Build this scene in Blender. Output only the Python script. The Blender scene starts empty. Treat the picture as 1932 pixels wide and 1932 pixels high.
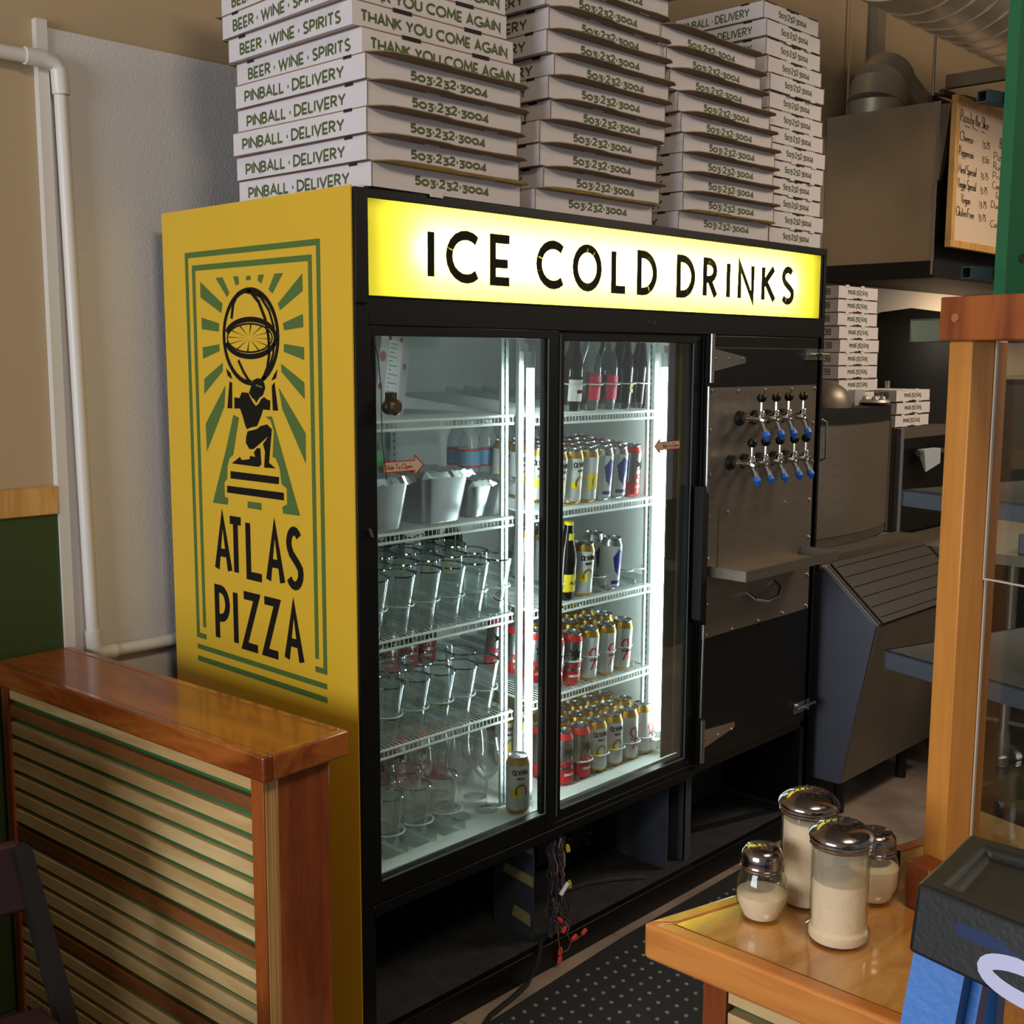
import bpy, bmesh, math, random
from mathutils import Vector, Matrix
R = math.radians
random.seed(7)
SC = bpy.context.scene
COL = SC.collection

# ------------------------------------------------------------------ camera
cam_d = bpy.data.cameras.new('camera'); cam = bpy.data.objects.new('camera', cam_d); COL.objects.link(cam)
SC.camera = cam
cam_d.sensor_width = 36.0; cam_d.lens = 2205.43 / 1932 * 36.0
cam_d.clip_start = 0.05; cam_d.clip_end = 60
rx = Vector((0.69085821, -0.72298022, 0.00381285)); up = Vector((0.0925913, 0.0937053, 0.99128511)); fw = Vector((0.71703681, 0.68448442, -0.13167876))
cam.matrix_world = Matrix(((rx.x, up.x, -fw.x, -1.57525), (rx.y, up.y, -fw.y, -1.96961), (rx.z, up.z, -fw.z, 1.63390), (0, 0, 0, 1)))

# ------------------------------------------------------------------ view + world
SC.view_settings.view_transform = 'Standard'; SC.view_settings.look = 'None'
SC.view_settings.gamma = 1.0; SC.view_settings.use_curve_mapping = False
SC.view_settings.exposure = 0.0
try:
    SC.cycles.transparent_max_bounces = 32
    SC.cycles.max_bounces = 10
    SC.cycles.sample_clamp_indirect = 4.0
except Exception:
    pass
W = bpy.data.worlds.new('world'); SC.world = W; W.use_nodes = True
W.node_tree.nodes['Background'].inputs[0].default_value = (0.92, 0.90, 0.90, 1)
W.node_tree.nodes['Background'].inputs[1].default_value = 0.25

def area(name, loc, target, sx, sy, energy, color):
    l = bpy.data.lights.new(name, 'AREA'); l.shape = 'RECTANGLE'; l.size = sx; l.size_y = sy; l.energy = energy; l.color = color
    o = bpy.data.objects.new(name, l); COL.objects.link(o); o.location = loc
    o.rotation_euler = (Vector(target) - Vector(loc)).to_track_quat('-Z', 'Y').to_euler()
    return o
# daylight through the shop front on the left; warm ceiling lamps over the room and the kitchen
area('window_light', (-5.2, -0.6, 1.9), (0, 0.2, 1.5), 2.6, 1.8, 178, (0.88, 0.93, 1.0))
area('ceiling_lamp_front', (-0.9, -2.6, 3.5), (0.4, 0.0, 0.8), 0.9, 0.5, 34, (1.0, 0.84, 0.62))
area('ceiling_lamp_kitchen', (4.6, -2.6, 3.9), (3.6, 0.2, 1.4), 1.4, 0.8, 42, (1.0, 0.80, 0.58))
area('kitchen_floor_fill', (3.1, -1.4, 2.9), (3.1, -1.25, 0), 0.9, 0.5, 42, (1.0, 0.82, 0.62))  # added fill without a fixture, brightens the kitchen floor
area('under_hood_fill', (4.9, 0.45, 1.96), (4.9, 0.75, 1.2), 0.6, 0.15, 7, (1.0, 0.84, 0.66))  # added fill below the hood, lifts the white wall behind it

# ------------------------------------------------------------------ materials
def s2l(c):
    return tuple(((v / 255) / 12.92 if v / 255 <= 0.04045 else ((v / 255 + 0.055) / 1.055) ** 2.4) for v in c)
MATS = {}
def mat(name, rgb, rough=0.5, metal=0.0, spec=0.5, emit=0, noise=0, nscale=8, stretch=(1, 1, 1), bump=0, bscale=60, rgb2=None, coat=0, aniso_detail=3):
    if name in MATS: return MATS[name]
    m = bpy.data.materials.new(name); m.use_nodes = True; n = m.node_tree; b = n.nodes['Principled BSDF']
    c = s2l(rgb); b.inputs['Base Color'].default_value = (*c, 1)
    b.inputs['Roughness'].default_value = rough; b.inputs['Metallic'].default_value = metal
    b.inputs['Specular IOR Level'].default_value = spec; b.inputs['Coat Weight'].default_value = coat; b.inputs['Coat Roughness'].default_value = 0.12
    if emit:
        b.inputs['Emission Color'].default_value = (*c, 1); b.inputs['Emission Strength'].default_value = emit
    if noise or bump:
        tc = n.nodes.new('ShaderNodeTexCoord'); mp = n.nodes.new('ShaderNodeMapping'); mp.inputs['Scale'].default_value = stretch
        n.links.new(tc.outputs['Object'], mp.inputs['Vector'])
    if noise:
        nt = n.nodes.new('ShaderNodeTexNoise'); nt.inputs['Scale'].default_value = nscale; nt.inputs['Detail'].default_value = aniso_detail
        n.links.new(mp.outputs['Vector'], nt.inputs['Vector'])
        rp = n.nodes.new('ShaderNodeValToRGB'); c2 = s2l(rgb2) if rgb2 else tuple(v * (1 - noise) for v in c)
        rp.color_ramp.elements[0].position = 0.35; rp.color_ramp.elements[0].color = (*c2, 1)
        rp.color_ramp.elements[1].position = 0.65; rp.color_ramp.elements[1].color = (*c, 1)
        n.links.new(nt.outputs['Fac'], rp.inputs['Fac']); n.links.new(rp.outputs['Color'], b.inputs['Base Color'])
    if bump:
        bt = n.nodes.new('ShaderNodeTexNoise'); bt.inputs['Scale'].default_value = bscale; bt.inputs['Detail'].default_value = 2
        n.links.new(mp.outputs['Vector'], bt.inputs['Vector'])
        bp = n.nodes.new('ShaderNodeBump'); bp.inputs['Strength'].default_value = bump; bp.inputs['Distance'].default_value = 0.004
        n.links.new(bt.outputs['Fac'], bp.inputs['Height']); n.links.new(bp.outputs['Normal'], b.inputs['Normal'])
    MATS[name] = m; return m

def wood(name, light, dark, stretch, scale=5, rough=0.35, coat=0.0):
    """stained softwood: stretched growth-ring bands, fine grain and a few knots"""
    if name in MATS: return MATS[name]
    m = bpy.data.materials.new(name); m.use_nodes = True; n = m.node_tree; b = n.nodes['Principled BSDF']; L = n.links.new
    tc = n.nodes.new('ShaderNodeTexCoord'); mp = n.nodes.new('ShaderNodeMapping'); mp.inputs['Scale'].default_value = stretch
    oi = n.nodes.new('ShaderNodeObjectInfo'); ad = n.nodes.new('ShaderNodeVectorMath'); ad.operation = 'ADD'
    ml = n.nodes.new('ShaderNodeMath'); ml.operation = 'MULTIPLY'; ml.inputs[1].default_value = 37.0
    L(oi.outputs['Random'], ml.inputs[0]); L(tc.outputs['Object'], ad.inputs[0]); L(ml.outputs[0], ad.inputs[1]); L(ad.outputs[0], mp.inputs['Vector'])
    a = n.nodes.new('ShaderNodeTexNoise'); a.inputs['Scale'].default_value = scale; a.inputs['Detail'].default_value = 4; a.inputs['Distortion'].default_value = 1.2
    f = n.nodes.new('ShaderNodeTexNoise'); f.inputs['Scale'].default_value = scale * 14; f.inputs['Detail'].default_value = 2
    L(mp.outputs['Vector'], a.inputs['Vector']); L(mp.outputs['Vector'], f.inputs['Vector'])
    rp = n.nodes.new('ShaderNodeValToRGB'); rp.color_ramp.elements[0].position = 0.36; rp.color_ramp.elements[1].position = 0.62
    rp.color_ramp.elements[0].color = (*s2l(dark), 1); rp.color_ramp.elements[1].color = (*s2l(light), 1)
    mx = n.nodes.new('ShaderNodeMath'); mx.operation = 'MULTIPLY_ADD'; mx.inputs[1].default_value = 0.18; L(f.outputs['Fac'], mx.inputs[0])
    sb = n.nodes.new('ShaderNodeMath'); sb.operation = 'SUBTRACT'; sb.inputs[1].default_value = 0.09; L(a.outputs['Fac'], sb.inputs[0]); L(sb.outputs[0], mx.inputs[2])
    L(mx.outputs[0], rp.inputs['Fac']); L(rp.outputs['Color'], b.inputs['Base Color'])
    b.inputs['Roughness'].default_value = rough; b.inputs['Coat Weight'].default_value = coat; b.inputs['Coat Roughness'].default_value = 0.08
    if coat >= .9: b.inputs['Coat IOR'].default_value = 2.0
    MATS[name] = m; return m

def clear(name, tint=(1, 1, 1), refl=0.06, edge=0.5, rough=0.02, edge_tint=None, haze=0.0, hcol=(0.8, 0.85, 0.85)):
    """thin clear glass or plastic: transparent with fresnel gloss, a little denser where seen edge-on"""
    if name in MATS: return MATS[name]
    m = bpy.data.materials.new(name); m.use_nodes = True; n = m.node_tree; n.nodes.clear(); L = n.links.new
    out = n.nodes.new('ShaderNodeOutputMaterial'); tr = n.nodes.new('ShaderNodeBsdfTransparent'); gl = n.nodes.new('ShaderNodeBsdfGlossy')
    gl.inputs['Roughness'].default_value = rough; gl.inputs['Color'].default_value = (1, 1, 1, 1)
    lw = n.nodes.new('ShaderNodeLayerWeight'); lw.inputs['Blend'].default_value = 0.35
    et = edge_tint or tuple(v * 0.55 for v in tint)
    mc = n.nodes.new('ShaderNodeMixRGB'); mc.inputs[1].default_value = (*tint, 1); mc.inputs[2].default_value = (*et, 1)
    pw = n.nodes.new('ShaderNodeMath'); pw.operation = 'POWER'; pw.inputs[1].default_value = 2.0
    L(lw.outputs['Facing'], pw.inputs[0]); L(pw.outputs[0], mc.inputs[0]); L(mc.outputs[0], tr.inputs['Color'])
    ma = n.nodes.new('ShaderNodeMath'); ma.operation = 'MULTIPLY_ADD'; ma.inputs[1].default_value = edge; ma.inputs[2].default_value = refl
    L(pw.outputs[0], ma.inputs[0])
    ms = n.nodes.new('ShaderNodeMixShader'); L(ma.outputs[0], ms.inputs[0]); L(tr.outputs[0], ms.inputs[1]); L(gl.outputs[0], ms.inputs[2])
    last = ms
    if haze:
        df = n.nodes.new('ShaderNodeBsdfDiffuse'); df.inputs[0].default_value = (*hcol, 1)
        m2 = n.nodes.new('ShaderNodeMixShader'); m2.inputs[0].default_value = haze; L(ms.outputs[0], m2.inputs[1]); L(df.outputs[0], m2.inputs[2]); last = m2
    L(last.outputs[0], out.inputs['Surface']); MATS[name] = m; return m

def transl(name, col, k=0.9):
    m = bpy.data.materials.new(name); m.use_nodes = True; n = m.node_tree; n.nodes.clear(); L = n.links.new
    out = n.nodes.new('ShaderNodeOutputMaterial'); t = n.nodes.new('ShaderNodeBsdfTranslucent'); t.inputs[0].default_value = (*col, 1)
    g = n.nodes.new('ShaderNodeBsdfPrincipled'); g.inputs['Base Color'].default_value = (*col, 1); g.inputs['Roughness'].default_value = 0.25
    ms = n.nodes.new('ShaderNodeMixShader'); ms.inputs[0].default_value = k; L(g.outputs[0], ms.inputs[1]); L(t.outputs[0], ms.inputs[2]); L(ms.outputs[0], out.inputs['Surface'])
    return m

YEL = mat('yellow_enamel', (214, 172, 44), 0.42)
BLK = mat('black_paint', (8, 8, 8), 0.42, spec=0.28)
BLKM = mat('black_matte', (15, 15, 14), 0.6, spec=0.35)
BLKR = mat('black_rubber', (20, 20, 21), 0.75)
INK = mat('black_ink', (20, 15, 8), 0.8, spec=0.2)
GRN = mat('green_ink', (76, 104, 46), 0.5)
OLIVE = mat('olive_print', (72, 86, 40), 0.7)
CARD = mat('white_card', (206, 198, 200), 0.75, noise=0.04, nscale=14)
KRAFT = mat('kraft_card', (128, 106, 80), 0.85, noise=0.1, nscale=20)
WALLT = mat('tan_paint', (172, 150, 118), 0.8, bump=0.1, bscale=180)
PANEL = mat('white_panel', (204, 199, 196), 0.4, bump=0.35, bscale=220)
WGRN = mat('dark_green_paint', (46, 62, 28), 0.5)
PIPE = mat('white_pipe', (206, 200, 192), 0.4)
CHR = mat('chrome', (225, 222, 215), 0.12, 1.0)
STEEL = mat('brushed_steel', (142, 132, 118), 0.36, 0.72, noise=0.12, nscale=10, stretch=(1, 1, 12))
STEELD = mat('dull_steel', (128, 118, 104), 0.45, 0.7, noise=0.15, nscale=4)
STEELB = mat('blue_grey_panel', (104, 106, 116), 0.5, 0.3)
GALV = mat('galvanised', (206, 196, 176), 0.34, 0.62, noise=0.2, nscale=6)
LINER = mat('fridge_liner', (214, 220, 218), 0.45)
WIRE = mat('white_wire', (225, 232, 232), 0.4)
WHT = mat('white_plastic', (225, 222, 218), 0.4)
SILV = mat('can_aluminium', (205, 208, 210), 0.25, 1.0)
FOIL = mat('foil', (215, 220, 222), 0.22, 1.0)
PAN = mat('pan_steel', (178, 182, 184), 0.30, 0.97)
RED = mat('red_print', (188, 36, 34), 0.35, 0.3)
GOLD = mat('gold_print', (190, 150, 62), 0.28, 0.8)
CANW = mat('can_white', (205, 208, 208), 0.32, 0.25)
BLUE = mat('blue_print', (42, 52, 128), 0.35, 0.3)
YPR = mat('yellow_print', (226, 200, 30), 0.5)
DGLS = clear('dark_bottle_glass', (0.05, 0.035, 0.02), 0.06, 0.35)
BRWN = mat('dark_bottle_fill', (20, 12, 9), 0.15, spec=0.6)
GLS = clear('pint_glass', (0.97, 0.985, 0.985), 0.05, 0.8, 0.05, edge_tint=(0.62, 0.70, 0.70), haze=0.055, hcol=(0.9, 0.95, 0.97))
WGL = clear('wine_glass_clear', (0.97, 0.985, 0.985), 0.08, 0.95, 0.04, edge_tint=(0.5, 0.56, 0.56), haze=0.03, hcol=(0.9, 0.95, 0.97))
GLSB = clear('jar_glass', (0.96, 0.97, 0.93), 0.05, 0.7, 0.02, edge_tint=(0.55, 0.58, 0.45))
DOORG = clear('door_glass', (0.86, 0.91, 0.88), 0.045, 0.6, 0.015)
PLEXI = clear('plexi', (0.93, 0.94, 0.9), 0.05, 0.6, 0.02)
PLCL = clear('clear_plastic', (0.86, 0.9, 0.9), 0.05, 0.5, 0.1, haze=0.14)
POWDER = mat('grated_cheese', (236, 210, 180), 0.95, bump=0.25, bscale=700, noise=0.06, nscale=80)
BLUEP = mat('blue_plastic', (30, 100, 200), 0.35)
DRED = mat('dark_red_vinyl', (44, 10, 14), 0.6)
DWOOD = mat('dark_wood', (22, 14, 11), 0.7)
LADB = mat('ladder_blue', (44, 112, 190), 0.45, bump=0.12, bscale=120)
LADK = mat('ladder_black', (26, 26, 26), 0.5, bump=0.1, bscale=200, noise=0.25, nscale=30)
GPAINT = mat('green_panel_paint', (14, 88, 50), 0.5)
HINGE = mat('hinge_steel', (170, 166, 158), 0.3, 1.0)
WIRED = mat('dark_wire', (50, 44, 48), 0.6); WIREW = mat('pale_wire', (150, 140, 130), 0.6); WIREP = mat('purple_wire', (66, 52, 78), 0.6); WIREY = mat('brown_wire', (110, 84, 40), 0.6)
NUTR = mat('red_wire_nut', (205, 62, 50), 0.5); NUTY = mat('yellow_wire_nut', (200, 175, 50), 0.5)
TAPE = mat('masking_tape', (150, 142, 96), 0.8)
DUST = mat('dusty_black', (44, 44, 46), 0.75, noise=0.5, nscale=22)
SHEETB = mat('blue_grey_sheet', (74, 80, 88), 0.5, 0.2, noise=0.2, nscale=20)
BOARDW = mat('whiteboard', (214, 190, 165), 0.35)
MARK = mat('marker_ink', (40, 28, 26), 0.7)
FRAMEW = wood('oak_frame', (206, 160, 96), (186, 136, 74), (6, 1, 1), 5)
WRED = wood('red_stained_fir', (158, 84, 34), (118, 52, 20), (1, 1, 0.12), 11, 0.3, 0.35)
WTOP = wood('varnished_top', (168, 96, 32), (128, 62, 18), (1, 0.25, 1), 6, 0.32, 0.35)
WCAP = wood('cap_fascia', (164, 92, 36), (116, 52, 18), (1, 0.3, 1.3), 8, 0.25, 0.6)
WSLAT = wood('pale_slat', (216, 184, 128), (192, 152, 96), (1, 0.15, 1), 10, 0.55)
WSLATB = wood('brown_slat', (150, 92, 46), (112, 64, 28), (1, 0.15, 1), 10, 0.5)
WPOST = wood('honey_post', (208, 142, 62), (180, 112, 40), (1, 1, 0.1), 12, 0.4, 0.2)
WBAR = wood('counter_top_wood', (204, 146, 72), (168, 104, 42), (0.5, 2.2, 1), 7, 0.16, 0.9)
WBARF = wood('counter_fascia_wood', (210, 134, 62), (176, 98, 38), (1, 0.2, 2), 9, 0.3, 0.5)
FLOORM = mat('floor_vinyl', (150, 132, 116), 0.45, noise=0.3, nscale=5, rgb2=(116, 102, 92), aniso_detail=6)
GROUT = mat('floor_joint', (60, 52, 46), 0.9)
FIXT = mat('lamp_fixture', (215, 222, 222), 0.4)
def emitter(name, col, s):
    m = bpy.data.materials.new(name); m.use_nodes = True; b = m.node_tree.nodes['Principled BSDF']
    b.inputs['Base Color'].default_value = (1, 1, 1, 1); b.inputs['Emission Color'].default_value = (*col, 1); b.inputs['Emission Strength'].default_value = s; return m
TUBE = emitter('cool_tube', (0.86, 0.98, 1.0), 40)
STUBE = emitter('sign_tube', (1.0, 0.96, 0.92), 190)
SIGNP = transl('yellow_acrylic', (0.92, 0.83, 0.055), 0.9)

# ------------------------------------------------------------------ mesh helpers
class MB:
    def __init__(s): s.v = []; s.f = []; s.M = Matrix.Identity(4)
    def add(s, vs, fs):
        o = len(s.v); s.v += [tuple(s.M @ Vector(p)) for p in vs]; s.f += [tuple(i + o for i in f) for f in fs]; return s
    def box(s, a, b):
        x0, y0, z0 = a; x1, y1, z1 = b
        return s.add([(x0, y0, z0), (x1, y0, z0), (x1, y1, z0), (x0, y1, z0), (x0, y0, z1), (x1, y0, z1), (x1, y1, z1), (x0, y1, z1)],
                     [(0, 3, 2, 1), (4, 5, 6, 7), (0, 1, 5, 4), (1, 2, 6, 5), (2, 3, 7, 6), (3, 0, 4, 7)])
    def hexa(s, bot, top):
        return s.add(list(bot) + list(top), [(0, 3, 2, 1), (4, 5, 6, 7), (0, 1, 5, 4), (1, 2, 6, 5), (2, 3, 7, 6), (3, 0, 4, 7)])
    def prism(s, poly, z0, z1, ax='z'):
        n = len(poly)
        def P(a, b, h): return {'z': (a, b, h), 'x': (h, a, b), 'y': (a, h, b)}[ax]
        return s.add([P(a, b, z0) for a, b in poly] + [P(a, b, z1) for a, b in poly],
                     [tuple(range(n - 1, -1, -1)), tuple(range(n, 2 * n))] + [(i, (i + 1) % n, n + (i + 1) % n, n + i) for i in range(n)])
    def lathe(s, prof, n=20, c=(0, 0, 0), cap=True, a0=0, a1=2 * math.pi):
        full = abs(a1 - a0 - 2 * math.pi) < 1e-6; m = n if full else n + 1; vs = []; fs = []
        for r, z in prof:
            for i in range(m):
                t = a0 + (a1 - a0) * i / n; vs.append((c[0] + r * math.cos(t), c[1] + r * math.sin(t), c[2] + z))
        for j in range(len(prof) - 1):
            for i in range(n):
                k = (i + 1) % m; fs.append((j * m + i, j * m + k, (j + 1) * m + k, (j + 1) * m + i))
        if cap and full:
            if prof[0][0] > 1e-5: fs.append(tuple(range(m - 1, -1, -1)))
            if prof[-1][0] > 1e-5: fs.append(tuple((len(prof) - 1) * m + i for i in range(m)))
        return s.add(vs, fs)
    def tube(s, pts, r, n=8, closed=False, cap=True):
        pts = [Vector(p) for p in pts]; N = len(pts); vs = []; fs = []; pu = None
        rr = r if isinstance(r, (list, tuple)) else [r] * N
        for i, p in enumerate(pts):
            a = pts[(i - 1) % N] if (closed or i > 0) else p; b = pts[(i + 1) % N] if (closed or i < N - 1) else p
            d = (b - a).normalized() if (b - a).length > 1e-9 else Vector((0, 0, 1))
            if pu is None: pu = d.orthogonal().normalized()
            u = (pu - d * pu.dot(d)); u = u.normalized() if u.length > 1e-6 else d.orthogonal().normalized(); pu = u; w = d.cross(u)
            for k in range(n):
                t = 2 * math.pi * k / n; vs.append(tuple(p + (u * math.cos(t) + w * math.sin(t)) * rr[i]))
        for i in range(N if closed else N - 1):
            j = (i + 1) % N
            for k in range(n):
                l = (k + 1) % n; fs.append((i * n + k, i * n + l, j * n + l, j * n + k))
        if cap and not closed: fs += [tuple(range(n - 1, -1, -1)), tuple((N - 1) * n + k for k in range(n))]
        return s.add(vs, fs)
    def ball(s, c, r, n=14, sq=(1, 1, 1)):
        m = n // 2; prof = [(r * math.sin(math.pi * i / m), -r * math.cos(math.pi * i / m)) for i in range(m + 1)]
        prof[0] = (0.0001 * r, -r); prof[-1] = (0.0001 * r, r)
        o = len(s.v); s.lathe(prof, n, (0, 0, 0), cap=False)
        M = s.M; I = M.inverted()
        for i in range(o, len(s.v)):
            p = I @ Vector(s.v[i]); s.v[i] = tuple(M @ Vector((c[0] + p.x * sq[0], c[1] + p.y * sq[1], c[2] + p.z * sq[2])))
        return s
    def mesh(s, name, m, smooth=35):
        me = bpy.data.meshes.new(name); me.from_pydata(s.v, [], s.f)
        for x in (m if isinstance(m, (list, tuple)) else [m]): me.materials.append(x)
        bm = bmesh.new(); bm.from_mesh(me); bmesh.ops.recalc_face_normals(bm, faces=bm.faces); bm.to_mesh(me); bm.free()
        if smooth:
            me.polygons.foreach_set('use_smooth', [True] * len(me.polygons)); me.set_sharp_from_angle(angle=R(smooth))
        return me
    def build(s, name, m, parent=None, smooth=35, bev=0, seg=2):
        return link(name, s.mesh(name, m, smooth), parent, bev, seg)
def link(name, me, parent=None, bev=0, seg=2):
    o = bpy.data.objects.new(name, me); COL.objects.link(o)
    if parent is not None: o.parent = parent
    if bev:
        b = o.modifiers.new('bevel', 'BEVEL'); b.width = bev; b.segments = seg; b.limit_method = 'ANGLE'; b.angle_limit = R(40)
    return o
def tag(o, label, cat, group=None):
    o['label'] = label; o['category'] = cat
    if group: o['group'] = group
    return o
def thing(name, label, cat, loc=(0, 0, 0), rz=0, group=None):
    o = bpy.data.objects.new(name, None); o.empty_display_size = 0.05; COL.objects.link(o); o.location = loc; o.rotation_euler = (0, 0, rz)
    return tag(o, label, cat, group)
def struct(name, mb, m, parent=None, bev=0):
    o = mb.build(name, m, parent, bev=bev)
    if parent is None: o['kind'] = 'structure'
    return o
def stuff(o): o['kind'] = 'stuff'; return o
def dup(root, loc, rot=(0, 0, 0), label=None, group=None):
    r = root.copy(); COL.objects.link(r); r.location = loc; r.rotation_euler = rot
    if label: r['label'] = label
    if group: r['group'] = group
    def kids(a, b):
        for ch in list(a.children):
            c = ch.copy(); COL.objects.link(c); c.parent = b; kids(ch, c)
    kids(root, r); return r

# ------------------------------------------------------------------ drawn lettering (own stroke alphabet)
def arc(cx, cy, rx_, ry_, a0, a1, n=10):
    return [(cx + rx_ * math.cos(R(a0 + (a1 - a0) * i / n)), cy + ry_ * math.sin(R(a0 + (a1 - a0) * i / n))) for i in range(n + 1)]
G = {
 'A': (.62, [[(0, 0), (.31, 1), (.62, 0)], [(.11, .33), (.51, .33)]]),
 'B': (.46, [[(0, 0), (0, 1), (.2, 1)] + arc(.2, .76, .22, .24, 90, -90, 6) + [(0, .52)], [(.2, .52)] + arc(.2, .26, .26, .26, 90, -90, 6) + [(0, 0)]]),
 'C': (.74, [arc(.46, .5, .46, .5, 50, 310, 14)]),
 'D': (.6, [[(0, 0), (0, 1), (.14, 1)] + arc(.14, .5, .46, .5, 90, -90, 12) + [(0, 0)]]),
 'E': (.42, [[(.42, 1), (0, 1), (0, 0), (.42, 0)], [(0, .42), (.38, .42)]]),
 'F': (.42, [[(.42, 1), (0, 1), (0, 0)], [(0, .5), (.36, .5)]]),
 'G': (.8, [arc(.46, .5, .46, .5, 50, 330, 14) + [(.88, .42), (.5, .42)]]),
 'H': (.6, [[(0, 0), (0, 1)], [(.6, 0), (.6, 1)], [(0, .45), (.6, .45)]]),
 'I': (.02, [[(.01, 0), (.01, 1)]]),
 'K': (.52, [[(0, 0), (0, 1)], [(.5, 1), (0, .45)], [(.12, .55), (.54, 0)]]),
 'L': (.4, [[(0, 1), (0, 0), (.4, 0)]]),
 'M': (.8, [[(0, 0), (.08, 1), (.4, .25), (.72, 1), (.8, 0)]]),
 'N': (.6, [[(0, 0), (0, 1), (.6, 0), (.6, 1)]]),
 'O': (.86, [arc(.43, .5, .43, .5, 90, 450, 20)]),
 'P': (.46, [[(0, 0), (0, 1), (.18, 1)] + arc(.18, .71, .28, .29, 90, -90, 8) + [(0, .42)]]),
 'R': (.5, [[(0, 0), (0, 1), (.18, 1)] + arc(.18, .74, .28, .26, 90, -90, 8) + [(0, .48)], [(.2, .48), (.5, 0)]]),
 'S': (.46, [arc(.24, .76, .2, .24, 35, 180, 8) + [(.06, .68), (.12, .58), (.34, .42)] + arc(.23, .24, .23, .24, 20, -150, 8)]),
 'T': (.5, [[(0, 1), (.5, 1)], [(.25, 1), (.25, 0)]]),
 'U': (.58, [[(0, 1), (0, .29)] + arc(.29, .29, .29, .29, 180, 360, 8) + [(.58, 1)]]),
 'V': (.6, [[(0, 1), (.3, 0), (.6, 1)]]),
 'W': (.94, [[(0, 1), (.24, 0), (.47, .85), (.7, 0), (.94, 1)]]),
 'Y': (.58, [[(0, 1), (.29, .46), (.58, 1)], [(.29, .46), (.29, 0)]]),
 'Z': (.5, [[(0, 1), (.5, 1), (0, 0), (.5, 0)]]),
 '0': (.56, [arc(.28, .36, .28, .36, 90, 450, 14)]),
 '5': (.44, [[(.42, 1), (.08, 1), (.05, .56)] + arc(.18, .3, .26, .3, 100, -130, 9)]),
 '3': (.44, [[(.02, .72), (.42, .72), (.2, .38)] + arc(.18, .1, .25, .28, 75, -130, 9)]),
 '2': (.46, [arc(.22, .76, .2, .24, 170, 0, 7) + [(.4, .62), (0, 0), (.46, 0)]]),
 '4': (.5, [[(.36, -.2), (.36, .74), (0, .08), (.5, .08)]]),
 '1': (.1, [[(0, .85), (.08, 1), (.08, 0)]]),
 '7': (.4, [[(0, 1), (.4, 1), (.1, 0)]]),
 '.': (.06, [[(.03, 0), (.03, .07)]]),
 '*': (.1, [[(.0, .42), (.1, .42)], [(.0, .47), (.1, .47)], [(.0, .37), (.1, .37)]]),
 '&': (.5, [[(.5, 0), (.1, .75)] + arc(.22, .8, .14, .18, 180, 0, 6) + [(.05, .3)] + arc(.2, .2, .18, .2, 160, 350, 6)]),
 'a': (.4, [arc(.19, .22, .19, .22, 60, 400, 9), [(.38, .45), (.38, 0)]]),
 'b': (.4, [[(0, 1), (0, 0)], arc(.2, .22, .2, .22, 160, -170, 9)]),
 'c': (.36, [arc(.2, .22, .2, .22, 45, 315, 8)]),
 'd': (.4, [arc(.19, .22, .19, .22, 50, 390, 9), [(.38, 1), (.38, 0)]]),
 'e': (.38, [[(0, .22), (.38, .24)] + arc(.19, .22, .19, .22, 10, 300, 8)]),
 'f': (.26, [arc(.26, .85, .14, .15, 60, 180, 4) + [(.12, 0)], [(0, .5), (.26, .5)]]),
 'g': (.38, [arc(.19, .24, .19, .2, 50, 390, 9), [(.38, .45), (.36, -.2), (.18, -.3), (.02, -.2)]]),
 'h': (.36, [[(0, 1), (0, 0)], [(0, .3)] + arc(.18, .28, .18, .17, 180, 0, 6) + [(.36, 0)]]),
 'i': (.04, [[(.02, .45), (.02, 0)], [(.02, .62), (.02, .7)]]),
 'k': (.32, [[(0, 1), (0, 0)], [(.30, .45), (0, .2)], [(.1, .28), (.32, 0)]]),
 'l': (.04, [[(.02, 1), (.02, 0)]]),
 'm': (.6, [[(0, .45), (0, 0)], [(0, .3)] + arc(.15, .28, .15, .17, 180, 0, 5) + [(.3, 0)], [(.3, .3)] + arc(.45, .28, .15, .17, 180, 0, 5) + [(.6, 0)]]),
 'n': (.34, [[(0, .45), (0, 0)], [(0, .3)] + arc(.17, .28, .17, .17, 180, 0, 5) + [(.34, 0)]]),
 'o': (.4, [arc(.2, .22, .2, .22, 90, 450, 10)]),
 'p': (.38, [[(0, .45), (0, -.3)], arc(.19, .22, .19, .22, 160, -170, 9)]),
 'r': (.24, [[(0, .45), (0, 0)], [(0, .28)] + arc(.16, .28, .14, .16, 170, 50, 4)]),
 's': (.3, [arc(.15, .34, .13, .11, 30, 200, 5) + [(.27, .16)] + arc(.14, .11, .14, .11, 10, -150, 5)]),
 't': (.28, [[(.12, .9), (.12, .1), (.24, 0)], [(0, .5), (.28, .5)]]),
 'u': (.36, [[(0, .45), (0, .16)] + arc(.18, .17, .18, .17, 180, 360, 6) + [(.36, .45)], [(.36, .2), (.36, 0)]]),
 'v': (.34, [[(0, .45), (.17, 0), (.34, .45)]]),
 'y': (.36, [[(0, .45), (.18, .05)], [(.36, .45), (.1, -.3)]]),
 'z': (.32, [[(0, .45), (.32, .45), (0, 0), (.32, 0)]]),
}
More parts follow.
